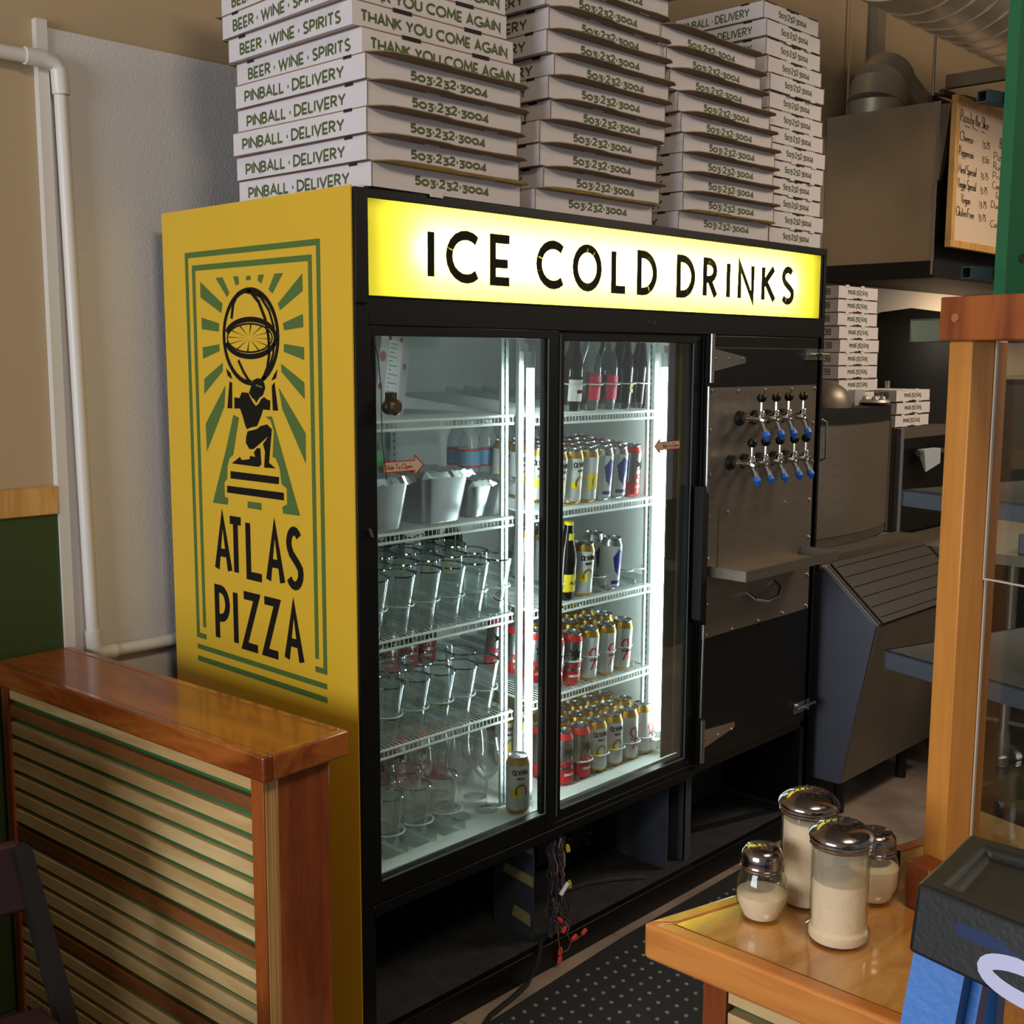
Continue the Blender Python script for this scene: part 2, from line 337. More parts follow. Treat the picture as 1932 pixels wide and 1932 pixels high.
def ribbon(pl, t):
    """centre line -> 2-D quads of width t, mitred"""
    pl = [p for i, p in enumerate(pl) if i == 0 or math.dist(p, pl[i - 1]) > 1e-5]
    n = len(pl); closed = n > 3 and math.dist(pl[0], pl[-1]) < 1e-6
    L = []; Rr = []
    for i in range(n):
        p = pl[i]; a = pl[i - 1] if i > 0 else (pl[-2] if closed else None); b = pl[i + 1] if i < n - 1 else (pl[1] if closed else None)
        ds = []
        if a is not None: d = (p[0] - a[0], p[1] - a[1]); l = math.hypot(*d) or 1; ds.append((d[0] / l, d[1] / l))
        if b is not None: d = (b[0] - p[0], b[1] - p[1]); l = math.hypot(*d) or 1; ds.append((d[0] / l, d[1] / l))
        if len(ds) == 2:
            nx = -(ds[0][1] + ds[1][1]); ny = ds[0][0] + ds[1][0]; l = math.hypot(nx, ny)
            if l < 0.25: nx, ny, k = -ds[0][1], ds[0][0], 1
            else:
                nx /= l; ny /= l; k = min(1 / max(0.35, nx * -ds[0][1] + ny * ds[0][0]), 2.4)
        else: nx, ny, k = -ds[0][1], ds[0][0], 1
        L.append((p[0] + nx * t / 2 * k, p[1] + ny * t / 2 * k)); Rr.append((p[0] - nx * t / 2 * k, p[1] - ny * t / 2 * k))
    return [(Rr[i], Rr[i + 1], L[i + 1], L[i]) for i in range(n - 1)]
def glyph_quads(ch, x0, x1, y0, y1, t):
    w, st = G[ch]; q = []
    a, b, c, d = x0 + t / 2, x1 - t / 2, y0 + t / 2, y1 - t / 2
    for pl_ in st:
        P = [((a + (p[0] / w) * (b - a)) if w > .05 else (x0 + x1) / 2, c + p[1] * (d - c)) for p in pl_]
        q += ribbon(P, t)
    return q
def text_quads(s, x0, x1, y0, y1, t, gap=.22, space=.42):
    """whole line fitted into a rectangle"""
    tot = 0; items = []
    for ch in s:
        if ch == ' ': tot += space; continue
        w = G[ch][0]; items.append((ch, tot, w)); tot += w + gap
    tot -= gap; k = (x1 - x0 - t) / tot; q = []
    for ch, o, w in items:
        for pl_ in G[ch][1]:
            q += ribbon([(x0 + t / 2 + (o + p[0]) * k, y0 + t / 2 + p[1] * (y1 - y0 - t)) for p in pl_], t)
    return q
def put(mb, quads, fn):
    for i, q in enumerate(quads):   # a hair of relief per stroke so crossing strokes never share a plane
        P = [Vector(fn(*p)) for p in q]; nn = (P[1] - P[0]).cross(P[2] - P[0]); nn = nn.normalized() if nn.length > 1e-12 else nn
        mb.add([tuple(p + nn * ((i % 6) * 2.2e-5)) for p in P], [(0, 1, 2, 3)[:len(q)]])
    return mb
def wrap(r, z0, a0):
    return lambda x, y: (r * math.sin(a0 + x / r), -r * math.cos(a0 + x / r), z0 + y)

# ================================================================== THE SETTING
struct('wall_back', MB().box((-3.5, 0.85, 0), (9.5, 1.0, 4.2)), WALLT)
struct('wall_right', MB().box((9.5, -6, 0), (9.65, 1.0, 4.2)), WALLT)
struct('ceiling', MB().box((-3.5, -6, 4.2), (9.65, 1.0, 4.3)), mat('ceiling_paint', (120, 112, 100), 0.9))
fl = struct('floor', MB().box((-3.5, -6, -0.06), (9.65, 1.0, -0.004)), GROUT)
for i in range(-2, 8):
    for j in range(-4, 2):
        x0 = i * 0.61 + (0.3 if j % 2 else 0); y0 = j * 0.46 - 0.0
        if y0 + 0.457 > 0.85: continue
        MB().box((x0, y0, -0.02), (x0 + 0.607, y0 + 0.457, 0)).build('floor_tile', FLOORM, fl)
# lower left wall: dark green wainscot under a pine rail
struct('trim_1', MB().box((-2.6, 0.836, 0), (-0.262, 0.85, 1.245)), WGRN)
struct('trim_2', MB().box((-2.6, 0.826, 1.243), (-0.272, 0.85, 1.313)), FRAMEW, bev=.003)
struct('trim_3', MB().box((-0.272, 0.828, 0), (-0.245, 0.85, 2.42)), PIPE)
pnl = struct('wall_panel', MB().box((-0.245, 0.838, 0.0), (2.2, 0.85, 2.405)), PANEL)
struct('trim_4', MB().box((3.9, 0.842, 0.9), (9.0, 0.85, 1.99)), mat('kitchen_white_board', (206, 186, 160), 0.6))
cp = thing('wall_conduit', 'white plastic pipe down the wall left of the yellow cooler', 'pipe', (0, 0, 0))
MB().tube([(-0.225, 0.815, 2.26), (-0.205, 0.812, 0.905)], 0.0165, 14).build('vertical_pipe', PIPE, cp)
MB().tube([(-1.6, 0.815, 2.325), (-0.285, 0.815, 2.325)], 0.0165, 14).build('top_pipe', PIPE, cp)
MB().tube([(-0.20, 0.815, 0.875), (0.6, 0.815, 0.875)], 0.0165, 14).build('lower_pipe', PIPE, cp)
e = MB(); e.tube([(-0.31, 0.812, 2.325), (-0.262, 0.812, 2.325)], 0.0205, 14); e.tube([(-0.27, 0.812, 2.325), (-0.24, 0.812, 2.322), (-0.228, 0.812, 2.305), (-0.225, 0.812, 2.25)], 0.0205, 14)
e.build('elbow', PIPE, cp)
MB().tube([(-0.206, 0.81, 0.94), (-0.204, 0.81, 0.895), (-0.19, 0.81, 0.878), (-0.15, 0.81, 0.875)], 0.0205, 14).build('elbow', PIPE, cp)

# ================================================================== THE COOLER
CO = thing('drinks_cooler', 'long black drinks cooler with a yellow side panel and a lit yellow sign', 'drinks cooler', (0, 0, 0))
H = 1.985; D = 0.76; WD = 1.985
c = MB(); c.box((0.002, 0.0, 0.40), (0.03, D, H - .002)); c.box((WD - 0.03, 0.0, 0.07), (WD, D, H))
c.box((0.002, 0.0, 0), (0.03, D, 0.40)); c.box((0.03, D - 0.03, 0.0), (WD - .03, D, H - .002)); c.box((0.03, 0.0, 1.976), (WD - .03, D - .03, H))
c.box((0.03, 0.075, 1.735), (WD - .03, D - .03, 1.755)); c.box((0.03, 0.06, 0.37), (WD - .03, D - .03, 0.405)); c.box((1.305, 0.045, 0.40), (1.325, D - .03, 1.74))
c.build('cabinet', BLK, CO)
MB().box((-0.0015, 0.001, 0), (0.0018, D, H + .003)).build('side_panel', YEL, CO)
# art on the side panel: flat print at x = -0.002
fx = lambda y, z: (-0.0022, y, z)
sp = [o for o in CO.children if o.name.startswith('side_panel')][0]
def rect(a, b, c_, d): return [(a, c_), (b, c_), (b, d), (a, d)]
g = MB(); T_ = .0135
gq = []
for (y0, y1, zt, zl, zr) in ((.108, .655, 1.885, .914, .918), (.138, .624, 1.853, .945, .949)):
    gq += [rect(y0, y1, zt - T_, zt), rect(y0, y0 + T_, zr, zt - T_), rect(y1 - T_, y1, zl, zt - T_)]
gq += [rect(.1215, .152, .9180, .9315), rect(.61, .6415, .914, .9275), rect(.109, .653, .884, .897), rect(.109, .653, .852, .866)]
rays = [[(0.39, 1.818), (0.373, 1.818), (0.373, 1.808), (0.391, 1.808)], [(0.341, 1.818), (0.319, 1.818), (0.329, 1.798), (0.344, 1.805)], [(0.277, 1.818), (0.245, 1.818), (0.287, 1.774), (0.302, 1.784)], [(0.173, 1.814), (0.173, 1.776), (0.259, 1.736), (0.267, 1.751)], [(0.174, 1.726), (0.173, 1.697), (0.245, 1.691), (0.249, 1.707)], [(0.247, 1.661), (0.172, 1.653), (0.172, 1.625), (0.248, 1.643)], [(0.259, 1.616), (0.173, 1.575), (0.173, 1.538), (0.259, 1.598)], [(0.271, 1.562), (0.172, 1.462), (0.173, 1.394), (0.259, 1.514)], [(0.326, 1.494), (0.3, 1.495), (0.199, 1.273), (0.264, 1.272), (0.267, 1.288), (0.248, 1.295), (0.248, 1.331), (0.268, 1.341), (0.274, 1.376), (0.289, 1.399), (0.301, 1.401), (0.294, 1.462), (0.306, 1.485)], [(0.459, 1.493), (0.436, 1.487), (0.441, 1.471), (0.465, 1.396), (0.482, 1.387), (0.492, 1.365), (0.494, 1.336), (0.507, 1.326), (0.507, 1.291), (0.492, 1.288), (0.494, 1.272), (0.561, 1.271), (0.494, 1.411)], [(0.408, 1.288), (0.351, 1.289), (0.351, 1.272), (0.409, 1.272)], [(0.444, 1.82), (0.423, 1.818), (0.421, 1.801), (0.434, 1.797)], [(0.52, 1.819), (0.49, 1.819), (0.462, 1.781), (0.473, 1.772)], [(0.588, 1.812), (0.493, 1.757), (0.499, 1.735), (0.589, 1.775)], [(0.587, 1.726), (0.51, 1.711), (0.513, 1.691), (0.587, 1.698)], [(0.586, 1.654), (0.512, 1.661), (0.511, 1.645), (0.586, 1.626)], [(0.499, 1.617), (0.5, 1.597), (0.585, 1.54), (0.583, 1.577)], [(0.49, 1.563), (0.497, 1.513), (0.581, 1.398), (0.583, 1.466)]]
for q in gq: MB().add([fx(*p) for p in q], [tuple(range(len(q)))]).build('green_stripe', GRN, sp, smooth=0)
for q in rays: MB().add([fx(*p) for p in q], [tuple(range(len(q)))]).build('green_ray', GRN, sp, smooth=0)
k = MB()
fig = [[(0.373, 1.577), (0.356, 1.582), (0.339, 1.581), (0.328, 1.572), (0.324, 1.56), (0.334, 1.543), (0.346, 1.538), (0.352, 1.534), (0.362, 1.524), (0.369, 1.532), (0.376, 1.534), (0.391, 1.547), (0.385, 1.557)], [(0.421, 1.548), (0.394, 1.547), (0.383, 1.533), (0.372, 1.522), (0.363, 1.517), (0.351, 1.524), (0.341, 1.534), (0.329, 1.539), (0.317, 1.533), (0.305, 1.532), (0.307, 1.509), (0.335, 1.51), (0.343, 1.495), (0.361, 1.47), (0.386, 1.466), (0.404, 1.461), (0.411, 1.472), (0.42, 1.492), (0.43, 1.509), (0.454, 1.508), (0.453, 1.535), (0.431, 1.534)], [(0.472, 1.572), (0.461, 1.57), (0.463, 1.508), (0.484, 1.508)], [(0.485, 1.604), (0.466, 1.592), (0.46, 1.578), (0.479, 1.586)], [(0.287, 1.574), (0.275, 1.509), (0.296, 1.509), (0.298, 1.565)], [(0.274, 1.604), (0.28, 1.583), (0.299, 1.577), (0.289, 1.59)], [(0.408, 1.44), (0.401, 1.456), (0.362, 1.463), (0.347, 1.471), (0.32, 1.476), (0.301, 1.465), (0.305, 1.453), (0.321, 1.446), (0.378, 1.415), (0.395, 1.414), (0.409, 1.428)], [(0.319, 1.446), (0.303, 1.457), (0.316, 1.387), (0.29, 1.375), (0.336, 1.374), (0.331, 1.412), (0.339, 1.429)], [(0.364, 1.418), (0.35, 1.419), (0.347, 1.381), (0.358, 1.374), (0.472, 1.375), (0.436, 1.393), (0.429, 1.386), (0.396, 1.39), (0.393, 1.398), (0.371, 1.397), (0.377, 1.407)], [(0.478, 1.356), (0.277, 1.356), (0.279, 1.339), (0.479, 1.338)], [(0.495, 1.319), (0.26, 1.321), (0.26, 1.303), (0.496, 1.302)]]
for q in fig: MB().add([fx(*p) for p in q], [tuple(range(len(q)))]).build('black_shape', INK, sp, smooth=0)
OY, OZ = .380, 1.678
orb = [(.009, arc(OY, OZ, .112, .109, 108 - 360, 82 - 360 + 180 - 20, 30)), ]
def fullring(cy, cz, ry, rz, t, a0=0, a1=360): put(k, ribbon(arc(cy, cz, ry, rz, a0, a1, 40), t), fx)
fullring(OY, OZ, .1105, .108, .0115, -90, 247)
fullring(OY + .002, OZ - .003, .103, .043, .0125, 20, 345)
fullring(OY + .004, OZ - .003, .092, .033, .0042)
for a in range(12):
    t = R(a * 30 + 5); k.add([fx(OY + .004 + .088 * math.cos(t - .03), OZ - .003 + .031 * math.sin(t - .03)), fx(OY + .004 + .088 * math.cos(t + .03), OZ - .003 + .031 * math.sin(t + .03)), fx(OY + .004 + .01 * math.cos(t), OZ - .003 + .004 * math.sin(t))], [(0, 1, 2)])
for w_, pts in ((0.0098, [(0.456, 1.721), (0.447, 1.756), (0.428, 1.777), (0.403, 1.784), (0.372, 1.78), (0.342, 1.757), (0.318, 1.718), (0.306, 1.675), (0.305, 1.637), (0.314, 1.606), (0.332, 1.58)]), (.0085, [(0.432, 1.623), (0.412, 1.597), (0.392, 1.577), (0.378, 1.571)]), (.0075, [(0.37, 1.781), (0.335, 1.769), (0.302, 1.737), (0.286, 1.702), (0.282, 1.675), (0.290, 1.637), (0.308, 1.602)])):
    put(k, ribbon(pts, w_), fx)
fm = lambda y, z: fx(-y, z)
for ch, a, b in zip('ATLAS', (.56, .498, .421, .339, .259), (.482, .43, .346, .262, .190)): put(MB(), glyph_quads(ch, -a, -b, 1.097, 1.246, .0205), fm).build('black_letter', INK, sp, smooth=0)
for ch, a, b in zip('PIZZA', (.566, .484, .446, .359, .271), (.498, .462, .370, .286, .193)): put(MB(), glyph_quads(ch, -a, -b, .919, 1.066, .0205), fm).build('black_letter', INK, sp, smooth=0)
k.build('globe_emblem', INK, sp, smooth=0)
put(MB(), [[(-.352 - .006 * i, 1.5665 + .0015 * i + .0022 * math.sin(j * 1.2566)) if False else (-.352 - .0065 * i + .0022 * math.cos(j * 1.2566), 1.564 + .0012 * i + .0025 * math.sin(j * 1.2566)) for j in range(4)] for i in range(-2, 2)], lambda y, z: (-0.0026, -y, z)).build('hair_highlight', YEL, sp, smooth=0)

# liner of the two glass-door bays
l = MB(); l.box((0.03, 0.06, 0.405), (1.305, 0.72, 0.425)); l.box((0.03, 0.715, 0.425), (1.305, 0.73, 1.735)); l.box((0.03, 0.06, 0.425), (0.04, 0.715, 1.735))
l.box((1.296, 0.06, 0.425), (1.305, 0.715, 1.735)); l.box((0.04, 0.06, 1.715), (1.296, 0.715, 1.735)); l.build('liner', LINER, CO)
# sign light box
sb = MB(); sb.box((0.03, 0.008, 1.955), (WD - .03, 0.10, 1.975)); sb.box((0.03, 0.008, 1.755), (WD - .03, 0.10, 1.765)); sb.box((0.03, 0.10, 1.755), (WD - .03, 0.11, 1.975)); sb.build('sign_box', mat('sign_box_grey', (150, 150, 140), 0.7), CO)
sg = MB().add([(0.038, 0.002, 1.760), (1.970, 0.002, 1.760), (1.970, 0.002, 1.966), (0.038, 0.002, 1.966)], [(0, 1, 2, 3)]).build('sign_face', SIGNP, CO, smooth=0)
for ch, a, b in (('I', .212, .233), ('C', .27, .373), ('E', .411, .484), ('C', .572, .673), ('O', .708, .82), ('L', .863, .93), ('D', .973, 1.059), ('D', 1.153, 1.24), ('R', 1.282, 1.354), ('I', 1.401, 1.421), ('N', 1.463, 1.551), ('K', 1.595, 1.674), ('S', 1.708, 1.786)):
    MBq = put(MB(), glyph_quads(ch, a - .0025, b + .0025, 1.800, 1.920, .0215), lambda x, z: (x, -0.0005, z)); MBq.build('sign_letter', INK, sg, smooth=0)
tb = MB(); tb.tube([(0.19, 0.045, 1.868), (1.80, 0.045, 1.868)], 0.011, 12); tb.build('sign_tube', STUBE, CO)
# front frame of the black cabinet
f = MB(); f.box((0.002, -0.004, 0.0), (0.038, 0.0, 1.985)); f.box((0.038, -0.004, 1.966), (1.985, 0.008, 1.989)); f.box((1.970, -0.004, 0.40), (1.985, 0.0, 1.966))
f.box((0.038, -0.004, 1.700), (1.970, 0.03, 1.760)); f.box((0.002, -0.010, 1.745), (0.036, -0.004, 1.978)); f.box((0.035, -0.006, 1.758), (1.972, -0.002, 1.7625))
f.box((0.03, 0.0, 0.37), (1.97, 0.06, 0.405)); f.box((0.038, -0.006, 0.365), (1.30, 0.0, 0.392)); f.box((1.93, 0.0, 0.0), (1.985, 0.03, 1.70)); f.box((1.295, 0.0, 0.40), (1.93, 0.02, 1.70))
f.build('front_frame', BLK, CO, bev=.0015)
put(MB(), text_quads('TRUE', 0, .055, 0, .012, .0022), lambda x, z: (1.0 + x, -0.0052, 1.724 + z)).build('badge', mat('badge_grey', (60, 58, 30), .4), CO, smooth=0)
# sliding doors
def door(x0, x1, gx0, gx1, z0, z1, gz0, gz1, y):
    d = MB(); d.box((x0, y, z0), (gx0, y + .03, z1)); d.box((gx1, y, z0), (x1, y + .03, z1)); d.box((gx0, y, z0), (gx1, y + .03, gz0)); d.box((gx0, y, gz1), (gx1, y + .03, z1))
    o = d.build('sliding_door', BLK, CO, bev=.002)
    MB().box((gx0, y + .006, gz0), (gx1, y + .009, gz1)).build('glass_pane', DOORG, o)
    s = MB(); s.box((gx0, y - .0015, gz0), (gx1, y + .001, gz0 + .004)); s.box((gx1 - .003, y - .001, gz0 + .004), (gx1, y + .001, gz1)); s.build('gasket', mat('gasket_grey', (96, 104, 102), .35), o)
    return o
d1 = door(.030, .655, .060, .617, .392, 1.700, .442, 1.678, -.002)
d2 = door(.6555, 1.294, .684, 1.250, .392, 1.700, .432, 1.674, .004)
MB().box((.036, -.0045, .386), (1.28, -.0025, .390)).build('track_strip', mat('gasket_grey', (96, 104, 102), .35), CO)
MB().box((.664, -.0006, .42), (.6655, .004, 1.69)).build('edge_strip', mat('gasket_grey', (96, 104, 102), .35), d2)
hb = MB(); hb.prism([(1.262, .86), (1.292, .84), (1.292, 1.235), (1.262, 1.262)], -.035, .002, 'y'); hb.build('pull_handle', BLKM, d2, bev=.004)
def sticker(par, x0, x1, z0, z1, yy, flip):
    m = MB(); L_ = x1 - x0; zc = (z0 + z1) / 2; hd = .038
    P = [(x0, zc - .0125), (x1 - hd * .75, zc - .0125), (x1 - hd * .75, z0), (x1, zc), (x1 - hd * .75, z1), (x1 - hd * .75, zc + .0125), (x0, zc + .0125)]
    if flip: P = [(x0 + x1 - a, b) for a, b in P][::-1]
    bd = m; bd.add([(a, yy, b) for a, b in P], [tuple(range(7))]); o = bd.build('sticker', RED, par, smooth=0)
    Q = [(x0 + .0022, zc - .0103), (x1 - hd * .75 + .002, zc - .0103), (x1 - hd * .75 + .002, z0 + .0065), (x1 - .0035, zc), (x1 - hd * .75 + .002, z1 - .0065), (x1 - hd * .75 + .002, zc + .0103), (x0 + .0022, zc + .0103)]
    if flip: Q = [(x0 + x1 - a, b) for a, b in Q][::-1]
    return o, Q, zc
o, Q, zc = sticker(d1, .077, .197, 1.365, 1.417, -.0006, False)
o2, Q2, zc2 = sticker(d2, 1.069, 1.193, 1.364, 1.407, .0052, True)
SAND = mat('sticker_tan', (188, 170, 140), .6); 
for (oo, q, yy, z_, xa, d_) in ((o, Q, -.0010, zc, .084, d1), (o2, Q2, .0048, zc2, 1.108, d2)):
    MB().add([(a, yy, b) for a, b in q], [tuple(range(7))]).build('sticker_field', SAND, d_, smooth=0)
    put(MB(), text_quads('Slide To Open', 0, .078, 0, .0125, .0016, gap=.14, space=.25), lambda x, z: (xa + x, yy - .0004, z_ - .006 + z)).build('sticker_lettering', RED, d_, smooth=0)
lk = MB(); lk.M = Matrix.Translation((.088, -.004, 1.524)) @ Matrix.Rotation(R(90), 4, 'X'); lk.lathe([(.016, 0), (.017, .006), (.014, .016), (.017, .022), (.018, .030), (.012, .036)], 16); lk.M = Matrix.Identity(4); lk.box((.080, -.03, 1.536), (.094, -.006, 1.556)); lk.build('door_lock', mat('old_brass', (110, 96, 78), .25, .9), d1)
MB().tube([(.052, -.004, 1.676), (.062, -.008, 1.62), (.068, -.008, 1.56), (.069, -.008, 1.45), (.083, -.005, 1.365)], .0012, 6).build('hanging_cord', BLKM, d1)
MB().hexa([(.034, -.012, 1.243), (.04, -.012, 1.243), (.04, -.002, 1.243), (.034, -.002, 1.243)], [(.026, -.012, 1.262), (.032, -.012, 1.262), (.032, -.002, 1.262), (.026, -.002, 1.262)]).build('door_catch', HINGE, d1)
# lamp tubes and pilasters
for x in (.658, 1.243):
    MB().box((x - .009, .130, .45), (x + .009, .142, 1.70)).build('lamp_channel', FIXT, CO)
    t = MB().tube([(x, .098, .47 if x < 1 else .50), (x, .098, 1.605)], .0105, 14).build('lamp_tube', TUBE, CO)
    e_ = MB(); e_.tube([(x, .098, 1.605), (x, .098, 1.648)], .0128, 14); e_.box((x - .013, .095, 1.648), (x + .013, .122, 1.668)); e_.box((x - .013, .095, .44), (x + .013, .122, .47)); e_.build('lamp_socket', FIXT, t)
MB().box((1.208, .060, .43), (1.262, .064, 1.712)).build('bay_mullion', mat('mullion_grey', (112, 104, 92), .5), CO)
MB().box((1.262, .058, .43), (1.296, .064, 1.712)).build('bay_edge_strip', mat('beige_strip', (186, 164, 130), .5), CO)
for x, y in ((.612, .145), (.700, .69), (.05, .69), (1.235, .145), (1.26, .69)):
    w = MB(); n_ = 60; z0, z1 = .43, 1.71
    w.box((x - .013, y, z0), (x - .003, y + .008, z1)); w.box((x + .003, y, z0), (x + .013, y + .008, z1)); w.box((x - .003, y + .004, z0), (x + .003, y + .008, z1))
    p_ = w.build('shelf_standard', mat('standard_paint', (190, 202, 200), .45), CO)
    q = MB()
    for i in range(62): zz = .45 + i * .0202; q.box((x - .003, y - .0004, zz), (x + .003, y + .001, zz + .007))
    stuff(q.build('slot_row', mat('slot_dark', (60, 66, 66), .8), p_))
# wire shelves
TILT = math.tan(R(5.0))
def shelf(x0, x1, z, tilt=True, y0=.13, y1=.68):
    k_ = TILT if tilt else 0.0; Z = lambda y: z + (y - y0) * k_
    m = MB(); m.tube([(x0, y0, z), (x1, y0, z)], .0035, 8); m.tube([(x0, y0, z - .020), (x1, y0, z - .020)], .0035, 8)
    o = m.build('wire_shelf', WIRE, CO)
    a = MB()
    for i in range(int((x1 - x0) / .0135) + 1):
        x = x0 + i * .0135; a.tube([(x, y0, z - .020), (x, y0, z + .003), (x, y1, Z(y1) + .003)], .00135, 5, cap=False)
    stuff(a.build('shelf_wires', WIRE, o))
    b = MB(); 
    for y in (.30, .50, y1): b.tube([(x0, y, Z(y) - .003), (x1, y, Z(y) - .003)], .003, 6)
    b.tube([(x0, y0, z), (x0, y1, Z(y1))], .003, 6); b.tube([(x1, y0, z), (x1, y1, Z(y1))], .003, 6); b.build('shelf_rail', WIRE, o)
    return o
ZL = (1.482, 1.215, .957, .690); ZR = (1.476, 1.217, .951, .696)
LX = (.045, .628); RX = (.70, 1.232)
for i, z in enumerate(ZL): shelf(*LX, z, tilt=i >= 2)
for z in ZR: shelf(*RX, z)
# ---------- lower open machinery bay
b = MB(); b.box((.03, -.004, 0.0), (1.93, .02, .072)); b.build('base_rail', BLK, CO, bev=.002)
MB().box((.03, .02, .052), (1.93, .73, .068)).build('machine_tray', DUST, CO)
for x, y0, y1 in ((.63, .05, .20), (1.235, .05, .30), (1.325, .05, .30)):
    p_ = MB().box((x, y0, .068), (x + .004, y1, .37)).build('divider_sheet', SHEETB, CO)
    if x < 1:
        for za, zb, ya, yb in ((.305, .335, .052, .15), (.215, .245, .05, .165), (.10, .135, .06, .13)):
            t_ = MB(); t_.add([(x - .0008, ya, za), (x - .0008, yb, za + .012), (x - .0008, yb - .01, zb + .01), (x - .0008, ya, zb)], [(0, 1, 2, 3)]); t_.build('tape_patch', TAPE, p_, smooth=0)
MB().box((1.325, .05, .068), (1.36, .054, .37)).build('divider_flange', SHEETB, CO)
MB().box((.92, .30, .10), (1.18, .42, .34)).build('condenser', mat('condenser_dark', (30, 31, 32), .6), CO)
q = MB()
for i in range(6):
    for r_, y in ((0, .28), (1, .24)):
        z = .13 + i * .036 + r_ * .02; x = 1.03 + r_ * .045
        q.tube([(x - .016, y + .01, z + .004), (x - .01, y - .012, z), (x + .006, y - .014, z - .002), (x + .014, y, z + .006), (x + .016, y + .012, z + .012)], .004, 6)
q.build('coil_bends', mat('old_copper', (74, 66, 60), .4, .6), CO)
q = MB(); q.box((.80, .20, .07), (.90, .205, .15)); q.tube([(.86, .18, .075), (.98, .16, .072), (1.06, .12, .072), (1.14, .06, .072)], .008, 8); q.build('motor_bracket', DUST, CO)
MB().hexa([(1.50, .16, .069), (1.55, .18, .069), (1.90, .08, .069), (1.88, .05, .069)], [(1.50, .16, .0705), (1.55, .18, .0705), (1.90, .08, .0705), (1.88, .05, .0705)]).build('drain_channel', BLKM, CO)
MB().box((1.44, .30, .069), (1.92, .31, .30)).build('inner_panel', DUST, CO)
# wire bundle
rw = random.Random(3)
for gi, (m_, cnt, rr) in enumerate(((WIRED, 12, .0022), (WIREW, 6, .0017), (WIREP, 9, .002), (WIREY, 4, .0016))):
    w = MB()
    for j in range(cnt):
        x = .655 + rw.random() * .055; pts = []
        n_ = 9; zt, zb = .35, .03 + rw.random() * .10
        for i in range(n_):
            t = i / (n_ - 1); pts.append((x + rw.uniform(-.009, .009) + t * rw.uniform(-.008, .03), .028 - rw.random() * .022, zt + (zb - zt) * t))
        w.tube(pts, rr, 5)
    stuff(w.build('wire_bundle', m_, CO))
def nut(p, d, nm, m_):
    d = Vector(d).normalized(); p = Vector(p); MB().tube([p, p + d * .006, p + d * .02], [.004, .006, .0062], 8).build(nm, m_, CO)
for p, d in (((.675, .0, .13), (.6, 0, -.7)), ((.70, -.005, .10), (-.5, 0, -.6)), ((.72, -.01, .055), (1, 0, .25)), ((.675, -.01, .05), (-.2, 0, -1)), ((.76, -.012, .055), (.9, 0, .5)), ((.672, -.012, .028), (-.3, 0, -1))): nut(p, d, 'red_wire_nut', NUTR)
nut((.715, -.004, .225), (0, 0, -1), 'yellow_wire_nut', NUTY); nut((.705, -.004, .33), (0.2, 0, -1), 'yellow_wire_nut', NUTY)
MB().tube([(.70, -.006, .09), (.712, -.014, .052), (.735, -.014, .050), (.76, -.012, .055)], .0015, 5).build('loose_wire', WIREY, CO)
MB().tube([(.668, -.004, .11), (.664, -.014, .06), (.672, -.014, .036), (.70, -.014, .034), (.72, -.012, .055)], .0015, 5).build('loose_wire', WIREY, CO)
MB().tube([(.672, -.01, .20), (.700, -.012, .226)], .006, 8).build('wire_plug', WHT, CO)

# ---------- third bay: tap door
TD = MB().box((1.300, -.012, .400), (1.930, 0, 1.698)).build('tap_door', BLK, CO, bev=.002)
MB().box((1.302, -.0145, .794), (1.926, -.012, 1.546)).build('steel_plate', STEEL, TD)
MB().box((1.372, -.0165, .985), (1.860, -.0145, 1.182)).build('inner_plate', STEEL, TD)
sc = MB()
for x, z in ((1.321, 1.536), (1.462, 1.533), (1.614, 1.534), (1.773, 1.533), (1.917, 1.533), (1.318, 1.421), (1.319, 1.29), (1.319, 1.163), (1.319, 1.038), (1.915, 1.42), (1.918, 1.293), (1.91, 1.165), (1.912, 1.039), (1.911, .911), (1.912, .804), (1.318, .90), (1.318, .805), (1.46, .80), (1.61, .803), (1.76, .803), (1.42, 1.17), (1.75, 1.17)):
    sc.ball((x, -.0165, z), .0055, 8)
sc.build('screw_row', CHR, TD)
for z0, zz in ((1.561, 1.702), (.411, .545)):
    h = MB(); h.tube([(1.304, -.022, z0), (1.304, -.022, zz)], .0085, 12)
    zc = (z0 + zz) / 2; 
    if z0 > 1: h.prism([(1.31, zc - .04), (1.31, zc + .03), (1.492, zc + .004), (1.492, zc - .014)], -.0165, -.012, 'y')
    else: h.prism([(1.31, zc - .03), (1.31, zc + .03), (1.492, zc + .018), (1.492, zc - .0)], -.0165, -.012, 'y')
    for dx in (.02, .09, .165): h.ball((1.31 + dx, -.0165, zc - .002), .0045, 8)
    h.build('strap_hinge', HINGE, TD)
MB().tube([(1.304, -.014, .55), (1.300, -.020, .80), (1.304, -.014, 1.55)], .0035, 6).build('hinge_rod', HINGE, TD)
for zc in (1.645, .455):
    h = MB(); h.box((1.855, -.0165, zc - .018), (1.925, -.012, zc + .018)); h.tube([(1.86, -.022, zc), (1.985, -.022, zc)], .0055, 8); h.box((1.935, -.018, zc - .018), (1.955, -.004, zc + .018)); h.tube([(1.90, -.022, zc), (1.90, -.045, zc)], .004, 8); h.build('slide_bolt', HINGE, TD)
MB().tube([(1.988, -.004, 1.29), (1.996, -.02, 1.30), (1.996, -.02, 1.42), (1.988, -.004, 1.43)], .004, 8).build('side_grip', HINGE, CO)
hd = MB(); hd.tube([(1.55, -.014, .90), (1.545, -.045, .885), (1.60, -.055, .873), (1.66, -.055, .878), (1.70, -.04, .90), (1.705, -.014, .918)], .006, 8); hd.build('pull_handle', HINGE, TD)
